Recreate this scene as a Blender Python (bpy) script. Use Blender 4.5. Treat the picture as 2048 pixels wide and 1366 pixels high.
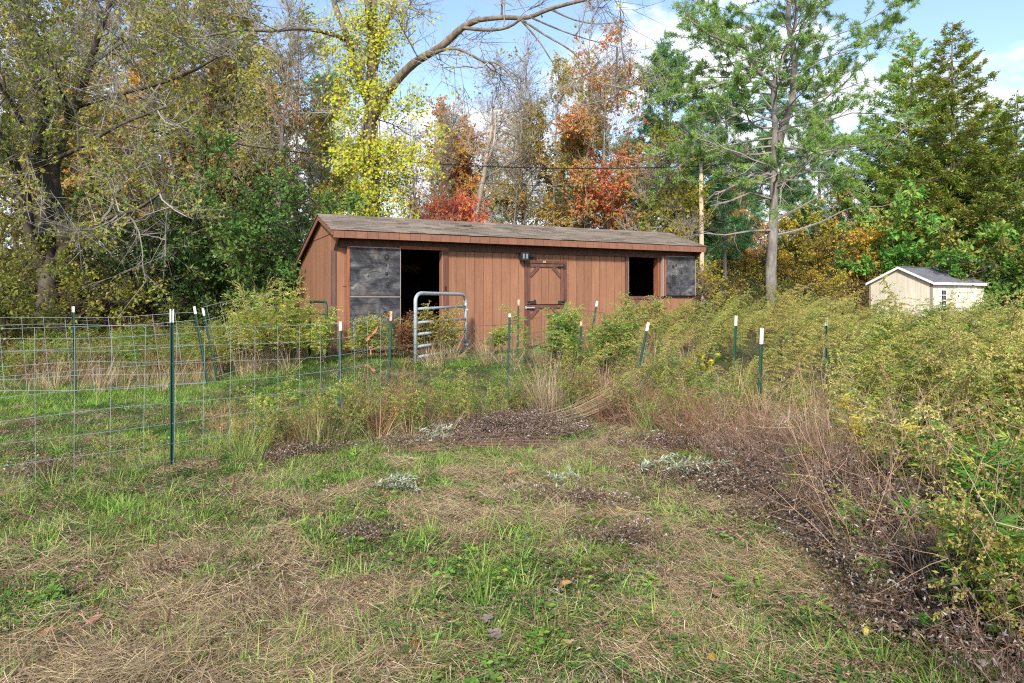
import bpy, math, random
import numpy as np
from mathutils import Vector, Matrix

for o in list(bpy.data.objects):
    bpy.data.objects.remove(o)
SC = bpy.context.scene
COL = SC.collection
rad = math.radians
R = np.random.default_rng(7)

# ------------------------------------------------------------------ camera, sky, sun, exposure
cam = bpy.data.cameras.new('camera')
camo = bpy.data.objects.new('camera', cam)
COL.objects.link(camo)
CAMZ = 1.5
F = 2048 * 24 / 36.0
HY = 600.0
camo.location = (0, 0, CAMZ)
camo.rotation_euler = (rad(90), 0, 0)
cam.lens = 24
cam.sensor_width = 36
cam.shift_y = -(683 - HY) / 2048
cam.clip_end = 3000
cam.clip_start = 0.05
SC.camera = camo

SUN_DIR = Vector((-0.17, -0.98, 0))          # horizontal direction towards the sun
SUN_EL = rad(34)
w = bpy.data.worlds.new('World')
SC.world = w
w.use_nodes = True
nt = w.node_tree
nt.nodes.clear()
N = nt.nodes.new
L_ = nt.links.new
out = N('ShaderNodeOutputWorld')
bg = N('ShaderNodeBackground')
sky = N('ShaderNodeTexSky')
sky.sky_type = 'NISHITA'
sky.sun_disc = False
sky.sun_elevation = SUN_EL
sky.sun_rotation = math.atan2(SUN_DIR.x, SUN_DIR.y)
sky.air_density = 1.0
sky.dust_density = 1.0
sky.ozone_density = 2.5
bg.inputs['Strength'].default_value = 0.14
tc = N('ShaderNodeTexCoord')
sep = N('ShaderNodeSeparateXYZ')
L_(tc.outputs['Generated'], sep.inputs[0])
mp = N('ShaderNodeMapping')
mp.inputs['Scale'].default_value = (1.0, 1.0, 2.3)
mp.inputs['Location'].default_value = (3.62, 0.7, 1.4)
L_(tc.outputs['Generated'], mp.inputs[0])
n1 = N('ShaderNodeTexNoise')
n1.inputs['Scale'].default_value = 3.4
n1.inputs['Detail'].default_value = 9
n1.inputs['Roughness'].default_value = 0.55
n1.inputs['Distortion'].default_value = 0.15
L_(mp.outputs[0], n1.inputs['Vector'])
el = N('ShaderNodeMapRange')
el.inputs['From Min'].default_value = 0.0
el.inputs['From Max'].default_value = 0.50
el.inputs['To Min'].default_value = 0.17
el.inputs['To Max'].default_value = -0.10
L_(sep.outputs['Z'], el.inputs['Value'])
ad = N('ShaderNodeMath')
ad.operation = 'ADD'
L_(n1.outputs['Fac'], ad.inputs[0])
L_(el.outputs[0], ad.inputs[1])
mr = N('ShaderNodeMapRange')
mr.interpolation_type = 'SMOOTHSTEP'
mr.inputs['From Min'].default_value = 0.50
mr.inputs['From Max'].default_value = 0.58
L_(ad.outputs[0], mr.inputs['Value'])
n2 = N('ShaderNodeTexNoise')
n2.inputs['Scale'].default_value = 7
n2.inputs['Detail'].default_value = 6
L_(mp.outputs[0], n2.inputs['Vector'])
cr = N('ShaderNodeValToRGB')
cr.color_ramp.elements[0].position = 0.35
cr.color_ramp.elements[0].color = (3.3, 3.8, 4.8, 1)
cr.color_ramp.elements[1].position = 0.62
cr.color_ramp.elements[1].color = (4.9, 5.0, 5.3, 1)
L_(n2.outputs['Fac'], cr.inputs[0])
hs = N('ShaderNodeHueSaturation')
hs.inputs['Saturation'].default_value = 0.95
hs.inputs['Value'].default_value = 1.05
L_(sky.outputs[0], hs.inputs['Color'])
mx = N('ShaderNodeMix')
mx.data_type = 'RGBA'
L_(mr.outputs[0], mx.inputs['Factor'])
L_(hs.outputs[0], mx.inputs['A'])
L_(cr.outputs[0], mx.inputs['B'])
L_(mx.outputs['Result'], bg.inputs['Color'])
L_(bg.outputs[0], out.inputs[0])

sun = bpy.data.lights.new('sun', 'SUN')
sun.energy = 2.9
sun.angle = rad(5)
sun.color = (1.0, 0.95, 0.87)
suno = bpy.data.objects.new('sun', sun)
COL.objects.link(suno)
sd = Vector((SUN_DIR.x, SUN_DIR.y, 0)).normalized() * math.cos(SUN_EL) + Vector((0, 0, math.sin(SUN_EL)))
suno.rotation_euler = sd.to_track_quat('Z', 'Y').to_euler()
suno.location = (-20, -20, 30)
SC.view_settings.view_transform = 'Standard'
SC.view_settings.look = 'None'
SC.view_settings.gamma = 1
SC.view_settings.use_curve_mapping = False
SC.view_settings.exposure = 1.0
SC.cycles.max_bounces = 8
SC.cycles.diffuse_bounces = 5
SC.cycles.glossy_bounces = 2
SC.cycles.transmission_bounces = 4
SC.cycles.use_denoising = False
SC.cycles.filter_width = 1.15
SC.cycles.caustics_reflective = False
SC.cycles.caustics_refractive = False


# ------------------------------------------------------------------ helpers
def P(px, py, Y):
    """a point of the place, Y metres ahead of the camera, worked out from photograph measurements"""
    return ((px - 1024) / F * Y, Y, CAMZ + (HY - py) / F * Y)


def smooth(a, b, x):
    t = np.clip((np.asarray(x, float) - a) / (b - a), 0, 1)
    return t * t * (3 - 2 * t)


def vnoise(p, seed=0):
    p = np.asarray(p, float)
    if p.shape[-1] == 2:
        p = np.concatenate([p, np.zeros(p.shape[:-1] + (1,))], -1)
    i = np.floor(p).astype(np.int64)
    f = p - i
    f = f * f * (3 - 2 * f)
    r = 0
    for dx in (0, 1):
        for dy in (0, 1):
            for dz in (0, 1):
                h = (i[..., 0] + dx) * 374761393 + (i[..., 1] + dy) * 668265263 + (i[..., 2] + dz) * 2147483647 + seed * 974711
                h = (h ^ (h >> 13)) * 1274126177
                h = (h ^ (h >> 16)) & 0xFFFFFF
                wgt = (f[..., 0] if dx else 1 - f[..., 0]) * (f[..., 1] if dy else 1 - f[..., 1]) * (f[..., 2] if dz else 1 - f[..., 2])
                r = r + h / 0xFFFFFF * wgt
    return r


def fbm(p, seed=0, o=3):
    p = np.asarray(p, float)
    return sum(vnoise(p * 2 ** k, seed + k) * .5 ** k for k in range(o)) / sum(.5 ** k for k in range(o))


def hgt(x, y):
    x = np.asarray(x, float)
    y = np.asarray(y, float)
    s = 7.6 + 4.2 * (1 - smooth(-6.5, -3.6, x))
    h = .45 * smooth(s, s + 5, y) + 0.5 * smooth(32, 60, y)
    xy = np.stack([x, y], -1)
    near = 1 - smooth(9, 12.5, y)
    h = h + (fbm(xy * .45, 3) - .5) * .14 * (.35 + .65 * near) + (vnoise(xy * 2.1, 9) - .5) * .05 * near
    return h


def hz(x, y):
    return float(hgt(x, y))


def tag(o, label=None, cat=None, group=None, kind=None):
    if label:
        o['label'] = label
    if cat:
        o['category'] = cat
    if group:
        o['group'] = group
    if kind:
        o['kind'] = kind
    return o


def thing(name, label, cat, loc=(0, 0, 0), rotz=0, group=None):
    o = bpy.data.objects.new(name, None)
    COL.objects.link(o)
    o.location = loc
    o.rotation_euler = (0, 0, rotz)
    o.empty_display_size = .2
    return tag(o, label, cat, group)


class Geo:
    """collects vertices, faces and per-vertex colours; build() makes ONE mesh"""
    def __init__(s):
        s.v = []; s.c = []; s.f = {3: [], 4: []}; s.m = {3: [], 4: []}; s.n = 0; s.poly = []

    def add(s, v, f3=None, f4=None, col=(1, 1, 1), m=0):
        v = np.asarray(v, float).reshape(-1, 3)
        c = np.asarray(col, float)
        if c.ndim == 1:
            c = np.broadcast_to(c, (len(v), 3))
        s.v.append(v); s.c.append(c)
        for k, f in ((3, f3), (4, f4)):
            if f is not None and len(f):
                f = np.asarray(f, np.int64).reshape(-1, k) + s.n
                s.f[k].append(f); s.m[k].append(np.full(len(f), m))
        s.n += len(v)
        return s

    def box(s, lo, hi, col=(1, 1, 1), m=0):
        x0, y0, z0 = lo; x1, y1, z1 = hi
        v = [(x0, y0, z0), (x1, y0, z0), (x1, y1, z0), (x0, y1, z0), (x0, y0, z1), (x1, y0, z1), (x1, y1, z1), (x0, y1, z1)]
        f = [(0, 3, 2, 1), (4, 5, 6, 7), (0, 1, 5, 4), (1, 2, 6, 5), (2, 3, 7, 6), (3, 0, 4, 7)]
        return s.add(v, f4=f, col=col, m=m)

    def bar(s, p0, p1, w, h, up=(0, 0, 1), col=(1, 1, 1), m=0):
        """box beam from p0 to p1, w across, h along up"""
        p0 = np.array(p0, float); p1 = np.array(p1, float)
        d = p1 - p0; d /= np.linalg.norm(d)
        u = np.array(up, float); u = u - d * u.dot(d); u /= np.linalg.norm(u)
        x = np.cross(d, u)
        v = []
        for q in (p0, p1):
            for a, b in ((-1, -1), (1, -1), (1, 1), (-1, 1)):
                v.append(q + x * a * w / 2 + u * b * h / 2)
        f = [(0, 3, 2, 1), (4, 5, 6, 7), (0, 1, 5, 4), (1, 2, 6, 5), (2, 3, 7, 6), (3, 0, 4, 7)]
        return s.add(v, f4=f, col=col, m=m)

    def prism(s, poly, axis, a0, a1, col=(1, 1, 1), m=0):
        """polygon (list of 2D) extruded along axis ('x','y','z') from a0 to a1; other two axes in order"""
        n = len(poly)
        v = []
        for a in (a0, a1):
            for p, q in poly:
                v.append({'x': (a, p, q), 'y': (p, a, q), 'z': (p, q, a)}[axis])
        f4 = [(i, (i + 1) % n, n + (i + 1) % n, n + i) for i in range(n)]
        f3 = [(0, i + 1, i) for i in range(1, n - 1)] + [(n, n + i, n + i + 1) for i in range(1, n - 1)]
        return s.add(v, f3=f3, f4=f4, col=col, m=m)

    def tube(s, pts, r, sides=6, col=(1, 1, 1), m=0, cap=True):
        pts = np.asarray(pts, float)
        n = len(pts)
        r = np.broadcast_to(np.asarray(r, float), (n,))
        t = np.gradient(pts, axis=0)
        t /= np.linalg.norm(t, axis=1)[:, None] + 1e-9
        mean = np.abs(t).mean(0)
        ref = np.eye(3)[int(np.argmin(mean))]
        a = np.cross(t, ref); a /= np.linalg.norm(a, axis=1)[:, None] + 1e-9
        b = np.cross(t, a)
        ang = np.arange(sides) / sides * 2 * np.pi
        v = pts[:, None] + r[:, None, None] * (a[:, None] * np.cos(ang)[None, :, None] + b[:, None] * np.sin(ang)[None, :, None])
        i = np.arange(n - 1)[:, None] * sides; j = np.arange(sides)[None]; k = (j + 1) % sides
        f = np.stack([i + j, i + k, i + sides + k, i + sides + j], -1).reshape(-1, 4)
        c = col
        if np.ndim(col) == 2:
            c = np.repeat(np.asarray(col), sides, 0)
        f3 = None
        if cap:
            f3 = [(0, q + 1, q) for q in range(1, sides - 1)] + [((n - 1) * sides, (n - 1) * sides + q, (n - 1) * sides + q + 1) for q in range(1, sides - 1)]
        return s.add(v.reshape(-1, 3), f3=f3, f4=f, col=c, m=m)

    def sticks(s, p0, p1, r0, r1, col=(1, 1, 1), m=0):
        """N three-sided tapered twigs"""
        p0 = np.asarray(p0, float); p1 = np.asarray(p1, float); n = len(p0)
        if n == 0:
            return s
        d = p1 - p0; d /= np.linalg.norm(d, axis=1)[:, None] + 1e-9
        ref = np.where(np.abs(d[:, 2:3]) > .9, [[1., 0, 0]], [[0, 0, 1.]])
        a = np.cross(d, ref); a /= np.linalg.norm(a, axis=1)[:, None] + 1e-9
        b = np.cross(d, a)
        r0 = np.broadcast_to(r0, (n,)); r1 = np.broadcast_to(r1, (n,))
        v = np.empty((n, 6, 3))
        for k in range(3):
            an = k * 2 * np.pi / 3
            o = a * math.cos(an) + b * math.sin(an)
            v[:, k] = p0 + o * r0[:, None]
            v[:, 3 + k] = p1 + o * r1[:, None]
        base = np.arange(n)[:, None] * 6
        f = np.concatenate([base + np.array(q) for q in ((0, 1, 4, 3), (1, 2, 5, 4), (2, 0, 3, 5))])
        c = col
        if np.ndim(col) == 2:
            c = np.repeat(np.asarray(col), 6, 0)
        return s.add(v.reshape(-1, 3), f4=f, col=c, m=m)

    def leaves(s, p, d, ln, wd, col, nrm=None, fold=.25, rng=R, m=0, droop=0.):
        """N leaves: folded diamonds from base p along d"""
        p = np.asarray(p, float); n = len(p)
        if n == 0:
            return s
        d = np.asarray(d, float); d = d / (np.linalg.norm(d, axis=1)[:, None] + 1e-9)
        if nrm is None:
            nrm = rng.normal(size=(n, 3)) * .8 + [0, 0, .5]
        a = np.cross(d, nrm); a /= np.linalg.norm(a, axis=1)[:, None] + 1e-9
        u = np.cross(a, d)
        ln = np.broadcast_to(ln, (n,))[:, None]; wd = np.broadcast_to(wd, (n,))[:, None]
        v = np.empty((n, 4, 3))
        mid = p + d * ln * .45
        v[:, 0] = p
        v[:, 1] = mid + a * wd / 2 + u * wd * fold
        v[:, 2] = p + d * ln - u * ln * droop
        v[:, 3] = mid - a * wd / 2 + u * wd * fold
        f = np.arange(n)[:, None] * 4 + np.array([0, 1, 2, 3])
        c = np.asarray(col, float)
        if c.ndim == 2:
            c = np.repeat(c, 4, 0)
        return s.add(v.reshape(-1, 3), f4=f, col=c, m=m)

    def blades(s, p, d, ln, wd, bend, col, seg=3, m=0, bdir=None):
        """N grass blades curving over"""
        p = np.asarray(p, float); n = len(p)
        if n == 0:
            return s
        d = np.asarray(d, float); d = d / (np.linalg.norm(d, axis=1)[:, None] + 1e-9)
        h = d.copy(); h[:, 2] = 0
        if bdir is not None:
            h = bdir.copy()
        h /= np.linalg.norm(h, axis=1)[:, None] + 1e-9
        side = np.stack([-h[:, 1], h[:, 0], h[:, 2] * 0], 1)
        ln = np.broadcast_to(ln, (n,))[:, None]; wd = np.broadcast_to(wd, (n,))[:, None]; bend = np.broadcast_to(bend, (n,))[:, None]
        vs = []
        q = p.copy(); dd = d.copy()
        for k in range(seg + 1):
            t = k / seg
            wk = wd * (1 - t ** 1.6) * .5 + .0002
            vs += [q - side * wk, q + side * wk]
            dd = dd + (h * .6 + [0, 0, -1.]) * bend / seg
            dd /= np.linalg.norm(dd, axis=1)[:, None] + 1e-9
            q = q + dd * ln / seg
        v = np.stack(vs, 1)
        f = []
        base = np.arange(n)[:, None] * (2 * (seg + 1))
        for k in range(seg):
            f.append(base + np.array([2 * k, 2 * k + 1, 2 * k + 3, 2 * k + 2]))
        c = np.asarray(col, float)
        if c.ndim == 2:
            c = np.repeat(c, 2 * (seg + 1), 0)
        return s.add(v.reshape(-1, 3), f4=np.concatenate(f), col=c, m=m)

    def mesh(s, name, mats, smooth_=False):
        me = bpy.data.meshes.new(name)
        if not s.v:
            return me
        v = np.concatenate(s.v); c = np.concatenate(s.c)
        f3 = np.concatenate(s.f[3]) if s.f[3] else np.zeros((0, 3), int)
        f4 = np.concatenate(s.f[4]) if s.f[4] else np.zeros((0, 4), int)
        mi = np.concatenate([np.concatenate(s.m[3]) if s.m[3] else np.zeros(0), np.concatenate(s.m[4]) if s.m[4] else np.zeros(0)]).astype(np.int32)
        me.vertices.add(len(v)); me.vertices.foreach_set('co', v.astype(np.float32).ravel())
        li = np.concatenate([f3.ravel(), f4.ravel()]).astype(np.int32)
        me.loops.add(len(li)); me.loops.foreach_set('vertex_index', li)
        tot = np.concatenate([np.full(len(f3), 3), np.full(len(f4), 4)]).astype(np.int32)
        st = np.concatenate([[0], np.cumsum(tot)[:-1]]).astype(np.int32)
        me.polygons.add(len(tot)); me.polygons.foreach_set('loop_start', st)
        me.polygons.foreach_set('material_index', mi)
        me.polygons.foreach_set('use_smooth', np.full(len(tot), bool(smooth_)))
        at = me.attributes.new('Col', 'FLOAT_COLOR', 'POINT')
        at.data.foreach_set('color', np.concatenate([c, np.ones((len(c), 1))], 1).astype(np.float32).ravel())
        for q in (mats if isinstance(mats, (list, tuple)) else [mats]):
            me.materials.append(q)
        me.update(calc_edges=True)
        return me

    def build(s, name, mats, parent=None, smooth_=False, label=None, kind=None):
        o = bpy.data.objects.new(name, s.mesh(name, mats, smooth_))
        COL.objects.link(o)
        if parent:
            o.parent = parent
        if label:
            o['label'] = label
        if kind:
            o['kind'] = kind
        return o


def obj(name, me, parent=None, loc=None):
    o = bpy.data.objects.new(name, me)
    COL.objects.link(o)
    if parent:
        o.parent = parent
    if loc is not None:
        o.location = loc
    return o


def copy_tree(o, parent=None):
    c = o.copy()
    COL.objects.link(c)
    c.parent = parent
    for ch in list(o.children):
        copy_tree(ch, c)
    return c


# ------------------------------------------------------------------ materials
def mat(name, col, rough=.8, spec=.3, metal=0., noise=None, bump=0., vcol=False):
    """noise: (scale xyz, colour 2, contrast lo, hi, detail)"""
    m = bpy.data.materials.new(name)
    m.use_nodes = True
    t = m.node_tree
    b = t.nodes['Principled BSDF']
    b.inputs['Roughness'].default_value = rough
    b.inputs['Metallic'].default_value = metal
    b.inputs['Specular IOR Level'].default_value = spec
    b.inputs['Base Color'].default_value = (*col, 1)
    if noise:
        sc, c2, lo, hi = noise[:4]
        tcn = t.nodes.new('ShaderNodeTexCoord')
        mpn = t.nodes.new('ShaderNodeMapping')
        mpn.inputs['Scale'].default_value = sc
        nn = t.nodes.new('ShaderNodeTexNoise')
        nn.inputs['Scale'].default_value = 1
        nn.inputs['Detail'].default_value = 8
        nn.inputs['Roughness'].default_value = .62
        rp = t.nodes.new('ShaderNodeMapRange')
        rp.inputs['From Min'].default_value = lo
        rp.inputs['From Max'].default_value = hi
        mxn = t.nodes.new('ShaderNodeMix')
        mxn.data_type = 'RGBA'
        mxn.inputs['A'].default_value = (*col, 1)
        mxn.inputs['B'].default_value = (*c2, 1)
        t.links.new(tcn.outputs['Object'], mpn.inputs[0])
        t.links.new(mpn.outputs[0], nn.inputs['Vector'])
        t.links.new(nn.outputs['Fac'], rp.inputs['Value'])
        t.links.new(rp.outputs[0], mxn.inputs['Factor'])
        t.links.new(mxn.outputs['Result'], b.inputs['Base Color'])
        if bump:
            bp = t.nodes.new('ShaderNodeBump')
            bp.inputs['Strength'].default_value = bump
            bp.inputs['Distance'].default_value = .02
            t.links.new(nn.outputs['Fac'], bp.inputs['Height'])
            t.links.new(bp.outputs[0], b.inputs['Normal'])
    return m


def vary(m, amt=.12, hue=.0):
    """each object (or instance) of the material slightly lighter or darker than the next"""
    t = m.node_tree
    b = t.nodes['Principled BSDF']
    oi = t.nodes.new('ShaderNodeObjectInfo')
    mr_ = t.nodes.new('ShaderNodeMapRange')
    mr_.inputs['To Min'].default_value = 1 - amt
    mr_.inputs['To Max'].default_value = 1 + amt
    h = t.nodes.new('ShaderNodeHueSaturation')
    t.links.new(oi.outputs['Random'], mr_.inputs['Value'])
    t.links.new(mr_.outputs[0], h.inputs['Value'])
    inp = b.inputs['Base Color']
    if inp.links:
        t.links.new(inp.links[0].from_socket, h.inputs['Color'])
    else:
        h.inputs['Color'].default_value = inp.default_value
    t.links.new(h.outputs[0], inp)
    return m


def foliage_mat(name, transl=.35, rough=.55, hue_amt=.02, val_amt=.2):
    m = bpy.data.materials.new(name)
    m.use_nodes = True
    t = m.node_tree
    b = t.nodes['Principled BSDF']
    o_ = t.nodes['Material Output']
    at = t.nodes.new('ShaderNodeAttribute')
    at.attribute_name = 'Col'
    oi = t.nodes.new('ShaderNodeObjectInfo')
    h = t.nodes.new('ShaderNodeHueSaturation')
    a1 = t.nodes.new('ShaderNodeMapRange')
    a1.inputs['To Min'].default_value = .5 - hue_amt
    a1.inputs['To Max'].default_value = .5 + hue_amt
    a2 = t.nodes.new('ShaderNodeMapRange')
    a2.inputs['To Min'].default_value = 1 - val_amt * 1.3
    a2.inputs['To Max'].default_value = 1 + val_amt * 1.1
    w_ = t.nodes.new('ShaderNodeTexWhiteNoise')
    w_.noise_dimensions = '1D'
    t.links.new(oi.outputs['Random'], a1.inputs[0])
    t.links.new(oi.outputs['Random'], w_.inputs['W'])
    t.links.new(w_.outputs['Value'], a2.inputs[0])
    t.links.new(at.outputs['Color'], h.inputs['Color'])
    t.links.new(a1.outputs[0], h.inputs['Hue'])
    t.links.new(a2.outputs[0], h.inputs['Value'])
    t.links.new(h.outputs[0], b.inputs['Base Color'])
    b.inputs['Roughness'].default_value = rough
    b.inputs['Specular IOR Level'].default_value = .25
    tr = t.nodes.new('ShaderNodeBsdfTranslucent')
    t.links.new(h.outputs[0], tr.inputs['Color'])
    ms = t.nodes.new('ShaderNodeMixShader')
    ms.inputs[0].default_value = transl
    t.links.new(b.outputs[0], ms.inputs[1])
    t.links.new(tr.outputs[0], ms.inputs[2])
    t.links.new(ms.outputs[0], o_.inputs['Surface'])
    return m


M_LEAF = foliage_mat('leaf', .42)
M_GRASS = foliage_mat('grass_blade', .3, .6, .015, .22)
M_DRY = foliage_mat('dry_plant', .15, .85, .01, .2)


def bark(name, c1, c2, sc=6.):
    return mat(name, c1, .9, .15, noise=((sc, sc, sc * .35), c2, .38, .62), bump=.6)
M_BARK_GREY = bark('bark_grey', (.15, .13, .11), (.29, .26, .225))
M_BARK_DARK = bark('bark_dark', (.055, .042, .032), (.13, .105, .08))
M_BARK_BROWN = bark('bark_brown', (.13, .10, .075), (.25, .20, .15))
M_BARK_PALE = bark('bark_pale', (.42, .32, .23), (.55, .46, .36))
M_TWIG_GREY = mat('twig_grey', (.30, .265, .23), .9, .1)
M_TWIG_DARK = mat('twig_dark', (.09, .07, .055), .9, .1)
# ------------------------------------------------------------------ ground
def make_ground():
    def axis(lo, hi, near_lo, near_hi, step, far):
        a = [near_lo]
        while a[-1] < near_hi:
            a.append(a[-1] + step)
        s = step
        while a[-1] < hi:
            s = min(s * 1.25, far); a.append(a[-1] + s)
        s = step
        b = [near_lo]
        while b[-1] > lo:
            s = min(s * 1.25, far); b.append(b[-1] - s)
        return np.array(b[:0:-1] + a)
    xs = axis(-700, 700, -12, 12, .16, 60)
    ys = axis(-60, 1400, 0, 20, .16, 60)
    X, Y = np.meshgrid(xs, ys)
    Z = hgt(X, Y)
    nx, ny = len(xs), len(ys)
    v = np.stack([X, Y, Z], -1).reshape(-1, 3)
    i = (np.arange(ny - 1)[:, None] * nx + np.arange(nx - 1)[None]).reshape(-1, 1)
    f = i + np.array([0, 1, nx + 1, nx])
    g = Geo().add(v, f4=f)
    m = bpy.data.materials.new('soil_and_turf')
    m.use_nodes = True
    t = m.node_tree
    b = t.nodes['Principled BSDF']
    b.inputs['Roughness'].default_value = .95
    b.inputs['Specular IOR Level'].default_value = .1
    tcn = t.nodes.new('ShaderNodeTexCoord')
    def nz(scale, detail=8):
        q = t.nodes.new('ShaderNodeTexNoise')
        q.inputs['Scale'].default_value = scale
        q.inputs['Detail'].default_value = detail
        q.inputs['Roughness'].default_value = .65
        t.links.new(tcn.outputs['Object'], q.inputs['Vector'])
        return q
    a, c, d = nz(1.1), nz(34), nz(9)
    r1 = t.nodes.new('ShaderNodeValToRGB')
    e = r1.color_ramp.elements
    e[0].position = .3; e[0].color = (.045, .03, .02, 1)
    e[1].position = .7; e[1].color = (.17, .115, .075, 1)
    t.links.new(c.outputs['Fac'], r1.inputs[0])
    r2 = t.nodes.new('ShaderNodeValToRGB')
    e = r2.color_ramp.elements
    e[0].position = .3; e[0].color = (.03, .05, .014, 1)
    e[1].position = .7; e[1].color = (.09, .12, .03, 1)
    t.links.new(d.outputs['Fac'], r2.inputs[0])
    mr_ = t.nodes.new('ShaderNodeMapRange')
    mr_.inputs['From Min'].default_value = .45
    mr_.inputs['From Max'].default_value = .58
    t.links.new(a.outputs['Fac'], mr_.inputs['Value'])
    mm = t.nodes.new('ShaderNodeMix')
    mm.data_type = 'RGBA'
    t.links.new(mr_.outputs[0], mm.inputs['Factor'])
    t.links.new(r1.outputs[0], mm.inputs['A'])
    t.links.new(r2.outputs[0], mm.inputs['B'])
    t.links.new(mm.outputs['Result'], b.inputs['Base Color'])
    bp = t.nodes.new('ShaderNodeBump')
    bp.inputs['Strength'].default_value = .8
    bp.inputs['Distance'].default_value = .03
    t.links.new(c.outputs['Fac'], bp.inputs['Height'])
    t.links.new(bp.outputs[0], b.inputs['Normal'])
    o = g.build('ground', m, smooth_=True)
    o['kind'] = 'structure'
make_ground()

# ------------------------------------------------------------------ the brown horse barn
BC1 = (.295, .142, .080)
M_SIDING = vary(mat('brown_siding', BC1, .75, .25, noise=((9, 9, 1.6), (.24, .108, .060), .36, .70), bump=.15), .12)
M_TRIM = vary(mat('brown_trim', (.115, .05, .035), .7, .3, noise=((14, 14, 2), (.17, .085, .06), .45, .75), bump=.2), .1)
M_POSTTRIM = mat('weathered_trim', (.15, .088, .068), .8, .2, noise=((14, 14, 2), (.10, .055, .043), .4, .7), bump=.2)
M_RUST = mat('orange_brown_edge', (.33, .11, .05), .7, .3, noise=((20, 20, 3), (.18, .07, .04), .4, .7))
M_FASCIA = vary(mat('fascia_brown', (.25, .116, .070), .75, .25, noise=((7, 7, 5), (.20, .09, .056), .35, .7)), .07)
M_BLACK = mat('black_iron', (.02, .02, .022), .6, .4)
M_STEEL = mat('bright_steel', (.55, .57, .58), .4, .5, .6)
M_SHADEWOOD = mat('shaded_stall_wood', (.045, .026, .016), .9, .1, noise=((3, 3, 14), (.022, .013, .009), .4, .6))  # interior shade is put into this wood colour so the openings stay black
M_SHINGLE = vary(mat('asphalt_shingle', (.25, .20, .155), .95, .15, noise=((60, 60, 60), (.16, .13, .10), .35, .65), bump=.4), .26)
M_CREAM = mat('cream_plastic', (.55, .42, .2), .6, .4)


def plywood():
    m = bpy.data.materials.new('weathered_plywood')
    m.use_nodes = True
    t = m.node_tree
    b = t.nodes['Principled BSDF']
    b.inputs['Roughness'].default_value = .8
    b.inputs['Specular IOR Level'].default_value = .25
    tcn = t.nodes.new('ShaderNodeTexCoord')
    def nz(sc, dist=0, detail=8):
        mpn = t.nodes.new('ShaderNodeMapping')
        mpn.inputs['Scale'].default_value = sc
        q = t.nodes.new('ShaderNodeTexNoise')
        q.inputs['Scale'].default_value = 1
        q.inputs['Detail'].default_value = detail
        q.inputs['Distortion'].default_value = dist
        q.inputs['Roughness'].default_value = .6
        t.links.new(tcn.outputs['Object'], mpn.inputs[0])
        t.links.new(mpn.outputs[0], q.inputs['Vector'])
        return q
    a = nz((3.4, 4, 4.4), .9, 12)
    r = t.nodes.new('ShaderNodeValToRGB')
    e = r.color_ramp.elements
    e[0].position = .33; e[0].color = (.016, .016, .018, 1)
    e[1].position = .72; e[1].color = (.27, .24, .215, 1)
    e.new(.46).color = (.05, .05, .055, 1)
    e.new(.58).color = (.11, .107, .108, 1)
    t.links.new(a.outputs['Fac'], r.inputs[0])
    g = nz((2.5, 8, 26), 1.6)
    mm = t.nodes.new('ShaderNodeMix'); mm.data_type = 'RGBA'; mm.blend_type = 'MULTIPLY'
    rg = t.nodes.new('ShaderNodeValToRGB')
    rg.color_ramp.elements[0].position = .38; rg.color_ramp.elements[0].color = (.18, .18, .18, 1)
    rg.color_ramp.elements[1].position = .5; rg.color_ramp.elements[1].color = (1, 1, 1, 1)
    t.links.new(g.outputs['Fac'], rg.inputs[0])
    mm.inputs['Factor'].default_value = .5
    t.links.new(r.outputs[0], mm.inputs['A'])
    t.links.new(rg.outputs[0], mm.inputs['B'])
    # brownish weathered areas
    br = nz((1.6, 3, 1.1), .6, 4)
    rb = t.nodes.new('ShaderNodeMapRange')
    rb.inputs['From Min'].default_value = .54; rb.inputs['From Max'].default_value = .68
    rb.inputs['To Max'].default_value = .55
    t.links.new(br.outputs['Fac'], rb.inputs['Value'])
    m2 = t.nodes.new('ShaderNodeMix'); m2.data_type = 'RGBA'
    m2.inputs['B'].default_value = (.26, .19, .15, 1)
    t.links.new(rb.outputs[0], m2.inputs['Factor'])
    t.links.new(mm.outputs['Result'], m2.inputs['A'])
    t.links.new(m2.outputs['Result'], b.inputs['Base Color'])
    bp = t.nodes.new('ShaderNodeBump'); bp.inputs['Strength'].default_value = .5; bp.inputs['Distance'].default_value = .01
    t.links.new(g.outputs['Fac'], bp.inputs['Height']); t.links.new(bp.outputs[0], b.inputs['Normal'])
    return m
M_PLY = plywood()


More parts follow.
